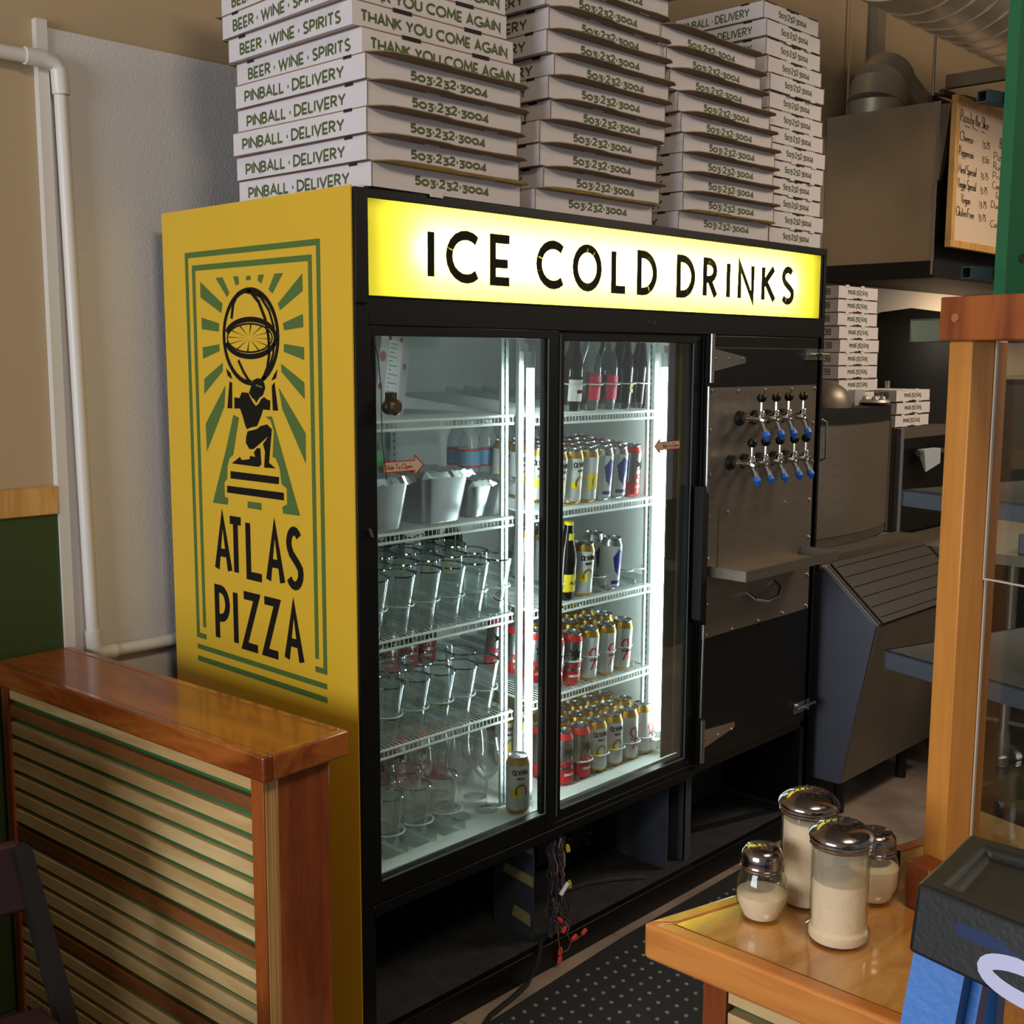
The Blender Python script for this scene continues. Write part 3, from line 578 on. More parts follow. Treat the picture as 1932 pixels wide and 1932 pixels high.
MB().box((1.304, -.0132, 1.66), (1.92, -.012, 1.664)).build('top_seam', mat('seam_grey', (50, 50, 40), .5), TD)
tr = MB(); tr.box((1.318, -.15, .985), (1.860, -.0165, .990)); tr.box((1.318, -.152, .985), (1.860, -.150, 1.016)); tr.box((1.316, -.152, .985), (1.318, -.0165, 1.016)); tr.box((1.860, -.152, .985), (1.862, -.0165, 1.016)); tr.build('drip_tray', STEEL, TD)
def tap(x, z):
    t = MB(); y = -.0165
    t.tube([(x, y - .002, z), (x, y - .055, z)], .0075, 10); t.tube([(x, y - .012, z), (x, y - .028, z)], .0125, 6)
    t.tube([(x, y - .048, z), (x, y - .075, z), (x, y - .088, z - .006)], [.0105, .0135, .0105], 10)
    t.tube([(x, y - .074, z - .002), (x, y - .086, z - .024), (x, y - .092, z - .042)], [.011, .0098, .0092], 10)
    t.tube([(x, y - .075, z), (x, y - .074, z + .018), (x, y - .074, z + .024)], [.0105, .0125, .009], 10); t.tube([(x, y - .074, z + .02), (x, y - .074, z + .052)], .0045, 8)
    o = t.build('beer_tap', CHR, CO)
    MB().ball((x, y - .074, z + .063), .0145, 14).build('tap_knob', BLK, o)
    kk = MB(); kk.tube([(x, y, z), (x, y - .008, z)], [.0235, .021], 18); kk.build('tap_collar', BLKM, o)
    kk = MB(); kk.tube([(x, y - .091, z - .038), (x, y - .096, z - .050), (x + .001, y - .099, z - .066)], [.0105, .0125, .003], 8); kk.build('spout_cap', BLUEP, o)
for x in (1.470, 1.553, 1.626, 1.713): tap(x, 1.452)
for x in (1.425, 1.500, 1.582, 1.668, 1.738): tap(x, 1.320)

# ================================================================== PIZZA BOXES
def ordn(n): return ['bottom', 'second', 'third', 'fourth', 'fifth', 'sixth', 'seventh', 'eighth', 'ninth', 'tenth', 'eleventh', 'twelfth', 'thirteenth', 'fourteenth', 'fifteenth', 'sixteenth', 'seventeenth', 'eighteenth'][n]
def box_meshes(s, h, flap, th, lw):
    b = MB(); b.box((0, 0, 0), (s, s, h)); 
    for x in (s * .36, s * .74): b.box((x, -.0016, -.0055), (x + s * .085, 0, .004))
    e = MB(); e.box((-.0008, -.0008, h), (s + .0008, s + .0008, h + .0022))
    for x in (-.0006, s - .0012): e.box((x, -.0010, .0), (x + .0018, .0006, h))
    f = None
    if flap:
        f = MB(); P = [(-.002, 0), (.022, -.020), (.045, -.030), (.09, -.035), (.20, -.034), (.235, -.027), (.36, -.027), (.40, -.031), (.455, -.030), (s + .010, -.018), (s + .002, 0)]
        n = len(P); f.add([(x, y, h + .0004 - y * .10) for x, y in P] + [(x, y, h + .0028 - y * .10) for x, y in P], [tuple(range(n)), tuple(range(2 * n - 1, n - 1, -1))] + [(i, (i + 1) % n, n + (i + 1) % n, n + i) for i in range(n)])
    sl = MB()
    if flap:
        for x in (s * .22, s * .66): sl.box((x, s - .001, h - .004), (x + s * .11, s + .0022, h + .004))
        for x in (-.0012, s - .001): sl.box((x, .045, h - .0035), (x + .0022, .072, h + .003))
    else:
        sl.box((s * .40, -.0012, h - .003), (s * .62, .001, h + .0022)); sl.box((s * .47, -.0014, h - .0055), (s * .53, .001, h - .003)); sl.box((s * .02, -.0012, h - .001), (s * .22, .001, h + .0022)); sl.box((s * .80, -.0012, h - .001), (s * .98, .001, h + .0022))
        sl.box((-.0012, .05, h - .003), (.001, .08, h + .002))
    t = MB(); o = .0006
    put(t, text_quads('503*232*3004', s * .262, s * .768, h * .30, h * .72, th, gap=.17), lambda x, z: (x, -o, z))
    put(t, text_quads('PINBALL * DELIVERY', -s * .925, -s * .15, h * .18, h * .72, th, gap=.18, space=.24), lambda x, z: (-o, -x, z))
    put(t, text_quads('THANK YOU COME AGAIN', -s * .955, -s * .04, h * .20, h * .70, th, gap=.2, space=.34), lambda x, z: (-x, s + o, z))
    put(t, text_quads('BEER * WINE * SPIRITS', s * .10, s * .92, h * .18, h * .72, th, gap=.2, space=.24), lambda x, z: (s + o, x, z))
    if not lw: o = .0006
    return (b.mesh('box_body', CARD, 0), e.mesh('box_lid', KRAFT, 0), f.mesh('lid_flap', KRAFT, 0) if f else None, sl.mesh('lock_slot', mat('slot_shadow', (36, 28, 22), .9), 0), t.mesh('box_lettering', OLIVE, 0))
def pizza_box(ms, name, label, loc, rz, group, flip=False, flapless=False):
    o = thing(name, label, 'pizza box', loc, rz, group)
    for nm, me in zip(('body', 'lid', 'lid_flap', 'lock_slot', 'lettering'), ms):
        if me is None: continue
        q_ = link(nm, me, o)
        if nm in ('lettering', 'lock_slot'): q_['kind'] = 'stuff'
    if flip: o.rotation_mode = 'XYZ'; o.rotation_euler = (0, math.pi, rz)
    return o
BIG = box_meshes(.470, .0495, True, .0051, True)
SML = box_meshes(.320, .0465, False, .0040, True)
rb = random.Random(11)
# leftmost stack
S1 = [(.045, -.012, .030), (.036, -.008, .016), (.030, -.016, .032), (.036, -.012, .008), (.030, -.015, .009), (.035, .002, -.014), (.018, .012, -.020), (.000, .030, -.050), (.000, .036, -.055), (.004, .034, -.05), (.01, .03, -.04)]
for i, (x, y, t) in enumerate(S1):
    z = 1.989 + i * .0540
    if i < 5: pizza_box(BIG, 'pizza_box', f'white pizza box, {ordn(i)} of the leftmost stack on the cooler, phone number forward', (x, y, z), t, 'pizza boxes on top of the cooler')
    else:
        c_, s_ = math.cos(t), math.sin(t); q = .470
        pizza_box(BIG, 'pizza_box', f'white pizza box turned THANK YOU forward, {ordn(i)} of the leftmost stack', (x + q * c_ - q * s_, y + q * s_ + q * c_, z), t + math.pi, 'pizza boxes on top of the cooler')
S2 = [.566, .600, .582, .579, .622, .608, .629, .607, .616, .60, .61]
for i, x in enumerate(S2):
    pizza_box(BIG, 'pizza_box', f'white pizza box, {ordn(i)} of the second stack from the left', (x, .002 + rb.uniform(-.004, .004), 1.989 + i * .0538), rb.uniform(-.012, .012), 'pizza boxes on top of the cooler')
S3 = [1.160, 1.180, 1.177, 1.173, 1.175, 1.162, 1.145, 1.106, 1.088, 1.062]
for i, x in enumerate(S3):
    pizza_box(BIG, 'pizza_box', f'white pizza box, {ordn(i)} of the third stack from the left', (x - .003, .002, 1.989 + i * .0530), rb.uniform(-.010, .010), 'pizza boxes on top of the cooler')
S4 = [1.633, 1.639, 1.636, 1.629, 1.626, 1.631, 1.625, 1.618, 1.617, 1.606, 1.602, 1.590, 1.578, 1.568]
for i, x in enumerate(S4):
    pizza_box(SML, 'pizza_box', f'small white pizza box, {ordn(i)} of the rightmost stack on the cooler', (x, .004 + rb.uniform(-.004, .004), 1.989 + i * .0500), rb.uniform(-.015, .015), 'small pizza boxes on top of the cooler')

# ================================================================== THINGS IN THE COOLER
def tilted(o, spin=0, tilt=5.0):
    o.rotation_mode = 'ZYX'; o.rotation_euler = (R(tilt), 0, spin); return o
def zsh(z, y, tilt=True): return z + .0045 + ((y - .13) * TILT if tilt else 0)
CH_ = .157; CR = .0325
def strips(mb, P, w, d=.0025):
    xs = [p[0] for p in P]; x = min(xs); n = len(P)
    def cut(xx):
        r = []
        for i in range(n):
            a, b = P[i], P[(i + 1) % n]
            if (a[0] - xx) * (b[0] - xx) < 0: r.append(a[1] + (b[1] - a[1]) * (xx - a[0]) / (b[0] - a[0]))
        return sorted(r)
    while x < max(xs):
        r = cut(x + d * .5001)
        for i in range(0, len(r) - 1, 2): mb.add([w(x, r[i]), w(x + d, r[i]), w(x + d, r[i + 1]), w(x, r[i + 1])], [(0, 1, 2, 3)])
        x += d
def can(kind):
    body = {'olympia': CANW, 'rainier': CANW, 'tecate': SILV, 'pbr': CANW, 'lager': CANW}[kind]
    sh = {'olympia': GOLD, 'rainier': GOLD, 'tecate': RED, 'pbr': SILV, 'lager': GOLD}[kind]
    o = bpy.data.objects.new('tall_can', None); COL.objects.link(o); tag(o, 'can', 'can')
    MB().lathe([(CR, .012), (CR, .132)], 20, cap=False).build('can_body', body, o)
    MB().lathe([(CR, .132), (CR - .001, .136), (.0275, .1475), (.027, .150)], 20, cap=False).build('can_shoulder', sh, o)
    MB().lathe([(.0235, 0), (.026, .001), (.0315, .008), (CR, .012)], 20).build('can_base', sh, o)
    l = MB(); l.lathe([(.027, .150), (.0282, .152), (.0282, .1545), (.0262, .1545), (.0255, .151), (.0001, .151)], 20, cap=False); l.tube([(0, -.012, .1518), (0, .004, .1522), (0, .010, .1525)], .0035, 6)
    l.build('can_lid', SILV, o)
    p = MB(); r = CR + .0004; w = wrap(r, 0, 0); p2 = None
    def fill(mb, x0, x1, z0, z1, n=8):
        for i in range(n): a = x0 + (x1 - x0) * i / n; b = x0 + (x1 - x0) * (i + 1) / n; mb.add([w(a, z0), w(b, z0), w(b, z1), w(a, z1)], [(0, 1, 2, 3)])
    if kind == 'olympia':
        put(p, text_quads('OLYMPIA', -.026, .022, .106, .122, .0034), w); put(p, text_quads('BEER', -.012, .010, .094, .101, .002), w); m1 = INK
        p2 = MB(); put(p2, ribbon(arc(0, .062, .015, .018, -30, 210, 12), .006), w); m2 = GOLD
        p3 = MB(); w = wrap(r - .0002, 0, 0); fill(p3, -.03, .0, .045, .068); p3.build('yellow_wash', YPR, o)
    elif kind == 'rainier':
        put(p, ribbon([(-.006, .035), (.004, .06), (.008, .085), (.004, .1), (-.008, .098), (-.014, .085), (-.006, .072), (.006, .068), (.010, .05), (.016, .035)], .0055), w); m1 = RED
        p2 = MB(); put(p2, text_quads('RAINIER', -.012, .026, .060, .068, .0018), w); m2 = INK
    elif kind == 'tecate':
        fill(p, -3.14 * r, 3.14 * r, .012, .046, 24); m1 = RED; put(p, text_quads('TECATE', -.030, .030, .054, .070, .0048), w)
        p2 = MB(); P = [(-.022, .112), (-.014, .098), (-.018, .088), (-.006, .094), (-.002, .076), (.004, .088), (.014, .082), (.012, .094), (.022, .104), (.008, .102), (.004, .114), (-.003, .104), (-.012, .106)]
        strips(p2, P, w); m2 = INK
        w = wrap(r + .0003, 0, 0); p3 = MB(); put(p3, text_quads('ORIGINAL', -.018, .018, .028, .036, .0018), w); p3.build('white_lettering', WHT, o)
    elif kind == 'pbr':
        fill(p, -.03, .022, .020, .030); P = [(-.022, .060), (-.030, .10), (-.010, .125), (.014, .110), (.012, .085), (-.002, .075), (-.006, .050), (.002, .036)]; strips(p, P, w); fill(p, .024, .06, .02, .125); m1 = BLUE
        p2 = MB(); put(p2, ribbon([(-.002, .075), (.010, .050), (.022, .034)], .006), w); m2 = RED
    else:
        fill(p, -.03, .03, .040, .085); m1 = YPR; p2 = MB(); put(p2, ribbon(arc(0, .062, .012, .015, -30, 210, 10), .005), w); m2 = GOLD
    p.build('can_print', m1, o, smooth=0)
    if p2: p2.build('can_emblem', m2, o, smooth=0)
    return o
DESC = {'olympia': 'white gold can, black lettering', 'rainier': 'white gold can, red letter', 'tecate': 'red silver can, black eagle', 'pbr': 'silver can, blue print', 'lager': 'pale can, yellow band'}
CANS = {}
def put_can(kind, x, y, zb, where, group, spin=0, tilt=5.0, cat='can'):
    if kind not in CANS: CANS[kind] = can(kind); o = CANS[kind]
    else: o = dup(CANS[kind], (0, 0, 0))
    o.location = (x, y, zb); tilted(o, spin, tilt); o['label'] = f'{DESC[kind]}, {where}'; o['category'] = cat; o['group'] = group; return o
ROWN = ['front row', 'second row', 'third row', 'back row', 'rear row']
ORDL = ['leftmost', 'second from left', 'third from left', 'fourth from left', 'fifth from left', 'sixth from left', 'seventh from left']
rc = random.Random(5)
# right bay, second shelf
for r_ in range(4):
    for c_i, (x, kd) in enumerate(((.832, 'olympia'), (.900, 'olympia'), (.967, 'lager'), (1.034, 'pbr'), (1.101, 'pbr'), (1.167, 'tecate'))):
        y = .172 + r_ * .0665; 
        put_can(kd if r_ < 2 else ('tecate' if rc.random() < .35 else kd), x, y, zsh(ZR[1], y), f'{ROWN[r_]}, {ORDL[c_i]}, shelf under bottles', 'cans on the second shelf of the right door', rc.uniform(-.5, .3))
# third shelf
for i, (x, y, kd) in enumerate(((.945, .165, 'olympia'), (1.075, .168, 'pbr'), (.945, .235, 'olympia'), (1.078, .238, 'pbr'), (.945, .305, 'olympia'), (1.01, .30, 'rainier'), (1.0, .375, 'pbr'), (.93, .38, 'rainier'))):
    put_can(kd, x, y, zsh(ZR[2], y), ('in front' if y < .2 else f'{["", "", "just behind", "just behind", "further back", "further back", "at the back", "at the back"][i]}') + f', {"left" if x < .96 else ("middle" if x < 1.05 else "right")}, third right shelf', 'cans on the third shelf of the right door', rc.uniform(-.4, .3))
# fourth shelf
for r_ in range(4):
    for c_i, (x, kd) in enumerate(((.825, 'tecate'), (.902, 'tecate'), (.978, 'rainier'), (1.056, 'rainier'), (1.135, 'rainier'))):
        y = .170 + r_ * .074; put_can(kd if r_ == 0 else ('rainier' if x > .85 else 'tecate'), x, y, zsh(ZR[3], y), f'{ROWN[r_]}, {ORDL[c_i]}, fourth right shelf', 'cans on the fourth shelf of the right door', rc.uniform(-.4, .2))
# bottom
for r_ in range(4):
    for c_i, (x, kd) in enumerate(((.850, 'tecate'), (.925, 'tecate'), (1.000, 'olympia'), (1.075, 'olympia'), (1.150, 'rainier'), (1.222, 'rainier'))):
        y = .140 + r_ * .075
        if r_ > 0 and x > 1.18 : x -= .0
        if r_ >= 1 and kd == 'tecate' and c_i == 1: kd = 'olympia'
        if r_ >= 2: kd = 'olympia' if c_i < 4 else 'rainier'
        put_can(kd, x, y + .004, .428, f'{ROWN[r_]}, {ORDL[c_i]}, right bay floor', 'cans on the floor of the right bay', rc.uniform(-.3, .2), 0)
put_can('olympia', .612, .093, .428, 'alone by the lamp at the foot of the left door', 'cans on the floor of the left bay', -.5, 0)
for i, (x, y) in enumerate(((.50, .46), (.572, .45), (.645, .44), (.53, .53), (.61, .525))):
    put_can('tecate', x, y, .428, f'{ORDL[i]} behind the wine glasses', 'cans behind the wine glasses', -.3, 0)
for i, (x, y) in enumerate(((.47, .55), (.545, .55), (.62, .55), (.70, .56))):
    put_can('tecate', x, y, zsh(ZL[3], y), f'{ORDL[i]} behind the pint glasses', 'cans behind the pint glasses', -.6)

# pint glasses
pg = bpy.data.objects.new('pint_glass', None); COL.objects.link(pg); tag(pg, 'pint glass', 'glass')
MB().lathe([(.0285, 0), (.0290, .002), (.0355, .075), (.0425, .146), (.0418, .1475), (.0405, .146), (.0335, .075), (.0262, .014), (.0001, .012)], 28, cap=True).build('glass_body', GLS, pg)
MB().lathe([(.0402, .1450), (.0416, .1486), (.0434, .1450)], 28, cap=False).build('glass_rim', clear('rim_glass', (.16, .22, .22), .28, .5), pg)
lb = MB(); w = wrap(.0372, .06, .2); put(lb, text_quads('PILSNER', -.022, .022, .022, .030, .0016), w); put(lb, ribbon(arc(0, .008, .012, .010, 0, 360, 12), .0014), w)
first = True
def put_glass(x, y, z, lab, group, tilt=5.0, logo=None, spin=0):
    global first
    if first: o = pg; first = False
    else: o = dup(pg, (0, 0, 0))
    o.location = (x, y, z); tilted(o, spin, tilt); o['label'] = lab; o['group'] = group
    return o
def glass_print(o, m, kind):
    l_ = MB(); w = wrap(.0385, .055, -.35)
    if kind == 'hop':
        for i in range(6): l_.add([w(-.012 + i * .005, .008), w(-.008 + i * .005, .018), w(-.004 + i * .005, .008)], [(0, 1, 2)])
        put(l_, ribbon([(-.014, .006), (0, .002), (.014, .006)], .0022), w)
    else:
        put(l_, ribbon([(-.012, .0), (0, .010), (.012, 0), (0, -.010), (-.012, 0)], .0012), w); put(l_, ribbon([(-.006, .005), (.006, -.005)], .0012), w); put(l_, ribbon([(.006, .005), (-.006, -.005)], .0012), w)
        put(l_, ribbon(arc(0, -.002, .018, .016, 200, 340, 10), .0022), w)
    l_.build('printed_emblem', m, o, smooth=0)
hopm = mat('hop_green', (120, 140, 40), .6)
for r_ in range(4):
    for i, x in enumerate((.172, .257, .342, .427, .511, .594)):
        y = .172 + r_ * .0865
        if r_ == 4 and x > .5: continue
        o = put_glass(x, y, zsh(ZL[2], y), f'pint glass, {ROWN[r_]}, {ORDL[i]}, third left shelf', 'pint glasses on the third shelf')
        if r_ == 0 and i == 5: glass_print(o, INK, 'mark')
for r_ in range(3):
    for i, x in enumerate((.132, .217, .303, .389, .467, .548)):
        y = .172 + r_ * .0865 
        if r_ > 1 and x > .4: continue
        o = put_glass(x, y, zsh(ZL[3], y), f'pint glass, {ROWN[r_]}, {ORDL[i]}, fourth left shelf', 'pint glasses on the fourth shelf')
        if (r_, i) in ((0, 1), (0, 3), (1, 4)): glass_print(o, hopm, 'hop')
        if (r_, i) == (1, 3): glass_print(o, INK, 'mark')
for i, (x, y) in enumerate(((.105, .13), (.190, .135), (.285, .14), (.385, .15), (.15, .225), (.25, .23), (.345, .24), (.20, .32))):
    put_glass(x, y, .428, f'clear pint glass on the left bay floor, {["leftmost in front", "second in front", "third in front", "nearest the wine glasses", "left of the second row", "middle of the second row", "right of the second row", "alone at the back"][i]}', 'pint glasses on the floor of the left bay', 0)
# wine glasses
wg = bpy.data.objects.new('wine_glass', None); COL.objects.link(wg); tag(wg, 'wine glass', 'glass')
MB().lathe([(.032, 0), (.032, .0015), (.004, .006), (.0035, .010)], 24).build('glass_foot', WGL, wg)
MB().lathe([(.0035, .010), (.003, .05), (.004, .085)], 12, cap=False).build('glass_stem', WGL, wg)
MB().lathe([(.004, .085), (.020, .094), (.034, .115), (.0385, .140), (.036, .170), (.030, .205), (.0288, .2055), (.0345, .170), (.0368, .140), (.0325, .117), (.018, .097), (.0001, .090)], 28, cap=False).build('glass_bowl', WGL, wg)
for i, (x, y, l_) in enumerate(((.555, .155, 'in front of the rest'), (.472, .175, 'beside the pint glasses'), (.500, .255, 'behind the left one'), (.600, .245, 'nearest the lamp'), (.430, .28, 'set back on the left'), (.545, .33, 'rearmost'))):
    o = wg if i == 0 else dup(wg, (0, 0, 0)); o.location = (x, y, .427); o['label'] = f'clear stemmed wine glass on the left bay floor, {l_}'; o['group'] = 'wine glasses on the floor of the left bay'
# gravity-feed organisers: clear track with a pale hoop in front of each lane
def organiser(xs, zs, pitch, rr, hz, label, y0=.13, y1=.66, tilt=True, loops=True):
    z = zsh(zs, y0, tilt); ang = 5.0 if tilt else 0
    t = thing('bottle_organiser', label, 'organiser', (0, y0, z)); t.rotation_euler = (R(ang), 0, 0)
    L_ = y1 - y0
    b_ = MB()
    for x in xs: b_.box((x - pitch * .30, .02, -.001), (x + pitch * .30, L_, .0004))
    b_.build('track_base', PLCL, t)
    w_ = MB()
    for x in [xs[0] - pitch / 2] + [x + pitch / 2 for x in xs]: w_.box((x - .0008, .015, -.001), (x + .0008, L_, .018))
    w_.build('lane_divider', PLCL, t)
    if loops:
        for x in xs:
            MB().tube([(x + rr * math.cos(R(a)), .042 + rr * math.sin(R(a)), hz) for a in range(180, 361, 15)], .0022, 6).build('front_hoop', mat('hoop_plastic', (206, 216, 216), .3), t)
organiser((.172, .257, .342, .427, .511, .594), ZL[2], .085, .0415, .072, 'clear lane organiser holding pint glasses on the third shelf')
organiser((.132, .217, .303, .389, .467, .548), ZL[3], .085, .0415, .072, 'clear lane organiser holding pint glasses on the fourth shelf')
organiser((.92, 1.0, 1.075, 1.15, 1.225), ZR[0], .075, .036, .075, 'clear lane organiser holding bottles on the top right shelf', y0=.145)
organiser((.87, .945, 1.01, 1.075, 1.14, 1.20), ZR[2], .070, .034, .048, 'clear lane organiser, half empty, third shelf of the right door')
organiser((.825, .902, .978, 1.056, 1.135), ZR[3], .076, .0355, .075, 'clear lane organiser holding cans on the fourth right shelf')
organiser((.105, .190, .285, .385), .4225, .085, .042, .06, 'clear lane organiser under the lowest pint glasses', y0=.09, tilt=False)
organiser((.925, 1.0, 1.075, 1.150, 1.222), .4225, .074, .036, .055, 'clear lane organiser in front of the lowest cans', y0=.098, tilt=False)

# bottles
def bottle(kind):
    o = bpy.data.objects.new('drink_bottle', None); COL.objects.link(o); tag(o, 'bottle', 'bottle')
    gm = {'seltzer': GLS, 'root': BRWN, 'cola': BRWN, 'beer': BRWN}[kind]
    MB().lathe([(.028, 0), (.0305, .006), (.0305, .115), (.028, .135), (.0165, .172), (.0128, .205), (.0135, .212), (.0128, .216)], 20).build('bottle_body', gm, o)
    w = wrap(.0311, 0, 0)
    l_ = MB()
    def fill(mb, x0, x1, z0, z1, ww, n=8):
        for i in range(n): a = x0 + (x1 - x0) * i / n; b = x0 + (x1 - x0) * (i + 1) / n; mb.add([ww(a, z0), ww(b, z0), ww(b, z1), ww(a, z1)], [(0, 1, 2, 3)])
    if kind == 'seltzer':
        MB().lathe([(.027, .004), (.028, .008), (.028, .03), (.0001, .03)], 16).build('bottle_liquid', mat('pale_liquid', (96, 108, 106), .2), o)
        fill(l_, -.024, .024, .030, .100, w); l_.build('red_label', mat('seltzer_red', (206, 44, 72), .5), o, smooth=0)
        q = MB(); w2 = wrap(.0314, 0, 0); q.add([w2(-.024, .052), w2(.0, .059), w2(.024, .066), w2(.024, .086), w2(.0, .079), w2(-.024, .072)], [(0, 1, 2, 3, 4, 5)]); q.build('label_band', WHT, o, smooth=0)
        w3 = wrap(.0318, 0, 0); put(MB(), text_quads('SELTZER', -.022, .022, .058, .070, .0026, gap=.16), lambda x, z: w3(x, z + .003 + x * .28)).build('label_lettering', mat('seltzer_red', (206, 44, 72)), o, smooth=0)
    elif kind == 'root':
        put(l_, text_quads('ROOT', -.004, .026, .064, .076, .003), w); put(l_, text_quads('BEER', -.004, .026, .048, .060, .003), w); l_.build('label_lettering', mat('cream_print', (200, 190, 120), .6), o, smooth=0)
    elif kind == 'cola':
        fill(l_, -.03, .03, .028, .088, w); l_.build('paper_label', WHT, o, smooth=0); q = MB(); fill(q, -.03, .03, .088, .096, wrap(.0313, 0, 0)); fill(q, -.004, .028, .05, .06, wrap(.0313, 0, 0)); q.build('label_band', INK, o, smooth=0)
    else:
        fill(l_, -.03, .03, .025, .075, w); fill(l_, -.012, .012, .17, .19, lambda x, z: wrap(.0172, 0, 0)(x, z)); l_.build('yellow_label', YPR, o, smooth=0); q = MB(); put(q, text_quads('ALE', -.012, .016, .045, .056, .0024), wrap(.0314, 0, 0)); q.build('label_lettering', INK, o, smooth=0)
    MB().lathe([(.0138, .212), (.0145, .2135), (.0138, .221), (.0001, .2215)], 16, cap=False).build('bottle_cap', BLKM if kind != 'beer' else YPR, o); return o
protos = {}
def put_bottle(kind, x, y, z, lab, group, spin=0, tilt=5.0):
    if kind not in protos: protos[kind] = bottle(kind); o = protos[kind]
    else: o = dup(protos[kind], (0, 0, 0))
    o.location = (x, y, z); tilted(o, spin, tilt); o['label'] = lab; o['group'] = group
for r_ in range(2):
    for i, (x, kd, nm) in enumerate(((.92, 'cola', 'dark bottle with a white label'), (1.0, 'seltzer', 'clear bottle with a red label, left one'), (1.075, 'seltzer', 'clear bottle with a red label, right one'), (1.15, 'root', 'dark bottle with cream lettering, left one'), (1.222, 'root', 'dark bottle with cream lettering, nearest the lamp'))):
        y = .19 + r_ * .075; put_bottle(kd, x, y, zsh(ZR[0], y), f'{nm}, {ROWN[r_]} of the top right shelf', 'bottles on the top right shelf', .1 if kd == 'root' else -.15)
put_bottle('beer', .872, .165, zsh(ZR[2], .165), 'dark bottle with a yellow label, left end of the third right shelf', 'dark bottles with yellow labels')
put_bottle('beer', .64, .47, zsh(ZL[2], .47), 'dark bottle with a yellow label, behind the third shelf glasses', 'dark bottles with yellow labels', -.5)
put_bottle('beer', .72, .47, zsh(ZL[2], .47), 'dark bottle with a yellow label, behind the left lamp tube', 'dark bottles with yellow labels', -.5)
put_bottle('beer', .57, .55, zsh(ZL[2], .55), 'dark bottle with a yellow label, rearmost on the third shelf', 'dark bottles with yellow labels', -.5)
# water bottles
wb = thing('water_bottle', 'clear water bottle with a blue label, middle of the five', 'bottle', (0, 0, 0), 0, 'water bottles behind the foil pans')
MB().lathe([(.026, 0), (.032, .006), (.032, .05), (.030, .06), (.032, .07), (.032, .125), (.030, .15), (.018, .178), (.0125, .185), (.0125, .19)], 18).build('bottle_body', clear('water_pet', (.86, .9, .92), .1, .5, .06, haze=.18), wb)
MB().lathe([(.0325, .075), (.0325, .122)], 18, cap=False).build('blue_label', mat('water_label', (96, 142, 176), .5), wb)
MB().lathe([(.0328, .118), (.0328, .123)], 18, cap=False).build('label_stripe', RED, wb); MB().lathe([(.0328, .072), (.0328, .077)], 18, cap=False).build('label_stripe', RED, wb)
MB().lathe([(.0145, .186), (.0145, .204), (.0001, .205)], 16, cap=False).build('bottle_cap', WHT, wb)
for i, (x, y, l_) in enumerate(((.845, .44, 'middle of the three left of the lamp'), (.770, .44, 'leftmost of them'), (.915, .43, 'by the shelf standard'), (.99, .40, 'seen behind the lamp'), (.80, .52, 'in the back row'))):
    x -= .0; o = wb if i == 0 else dup(wb, (0, 0, 0)); o.location = (x, y, ZL[1] + .032); o['label'] = f'clear water bottle with a blue label, {l_}'
# steel pans under foil
def pan(loc, w_, d_, h_, name, lab, rz=0):
    t = thing('steel_pan', lab, 'pan', loc, rz, 'foil covered steel pans')
    def ring(w, d, z, r=.022, n=4):
        P = []
        for cx, cy, a0 in ((w - r, d - r, 0), (r, d - r, 90), (r, r, 180), (w - r, r, 270)):
            for i in range(n + 1): a = R(a0 + 90 * i / n); P.append((cx + r * math.cos(a), cy + r * math.sin(a)))
        return [(x - w / 2, y - d / 2, z) for x, y in P]
    rings = [ring(w_ * .80, d_ * .80, .0), ring(w_ * .82, d_ * .82, .004), ring(w_ * .985, d_ * .985, h_ - .006), ring(w_, d_, h_), ring(w_ * 1.07, d_ * 1.07, h_), ring(w_ * 1.07, d_ * 1.07, h_ - .004)]
    m = MB(); n = len(rings[0]); vs = [p for r_ in rings for p in r_]; fs = [tuple(range(n - 1, -1, -1))]
    for j in range(len(rings) - 1):
        for i in range(n): k_ = (i + 1) % n; fs.append((j * n + i, j * n + k_, (j + 1) * n + k_, (j + 1) * n + i))
    m.add(vs, fs); m.build('pan_body', PAN, t)
    rf = random.Random(int(w_ * 1e5) + int(loc[0] * 999)); N = 15; g_ = MB(); vs = []; 
    for i in range(N + 1):
        for j in range(N + 1):
            a, b_ = i / N * 2 - 1, j / N * 2 - 1; e_ = max(abs(a), abs(b_)); drop = -.016 * max(0, (e_ - .86) / .14) if e_ > .86 else .004 * (1 - e_)
            vs.append((a * w_ * .57 * (1.02 if e_ > .9 else 1) + rf.uniform(-.002, .002), b_ * d_ * .57 + rf.uniform(-.002, .002), h_ + .010 + drop + rf.uniform(-.0035, .0035)))
    fs = [(i * (N + 1) + j, (i + 1) * (N + 1) + j, (i + 1) * (N + 1) + j + 1, i * (N + 1) + j + 1) for i in range(N) for j in range(N)]
    g_.add(vs, fs); g_.build('foil_cover', FOIL, t, smooth=12)
    return t
pan((.205, .225, ZL[1] + .006), .155, .175, .118, 'a', 'steel pan under foil, left one, cut by the door frame', .05)
pan((.408, .245, ZL[1] + .006), .160, .205, .122, 'b', 'tall steel pan under foil in the middle of the shelf', .03)
pan((.590, .255, ZL[1] + .006), .165, .185, .088, 'c', 'shallow steel pan under crumpled foil beside the lamp', .02)
def lump(name, lab, cat, m, c, r, sq, seed, amp=.25):
    rl = random.Random(seed); b_ = MB(); b_.ball((0, 0, 0), r, 18, sq); b_.v = [tuple(a * (1 + rl.uniform(-amp, amp * .5)) for a in p) for p in b_.v]
    o = b_.build(name, m, None, smooth=20); o.location = c; return tag(o, lab, cat)
lump('green_bag', 'crumpled green plastic bag behind the left pans', 'bag', mat('green_film', (24, 150, 70), .3), (.42, .50, ZL[1] + .115), .07, (1.1, .8, 1.35), 4)
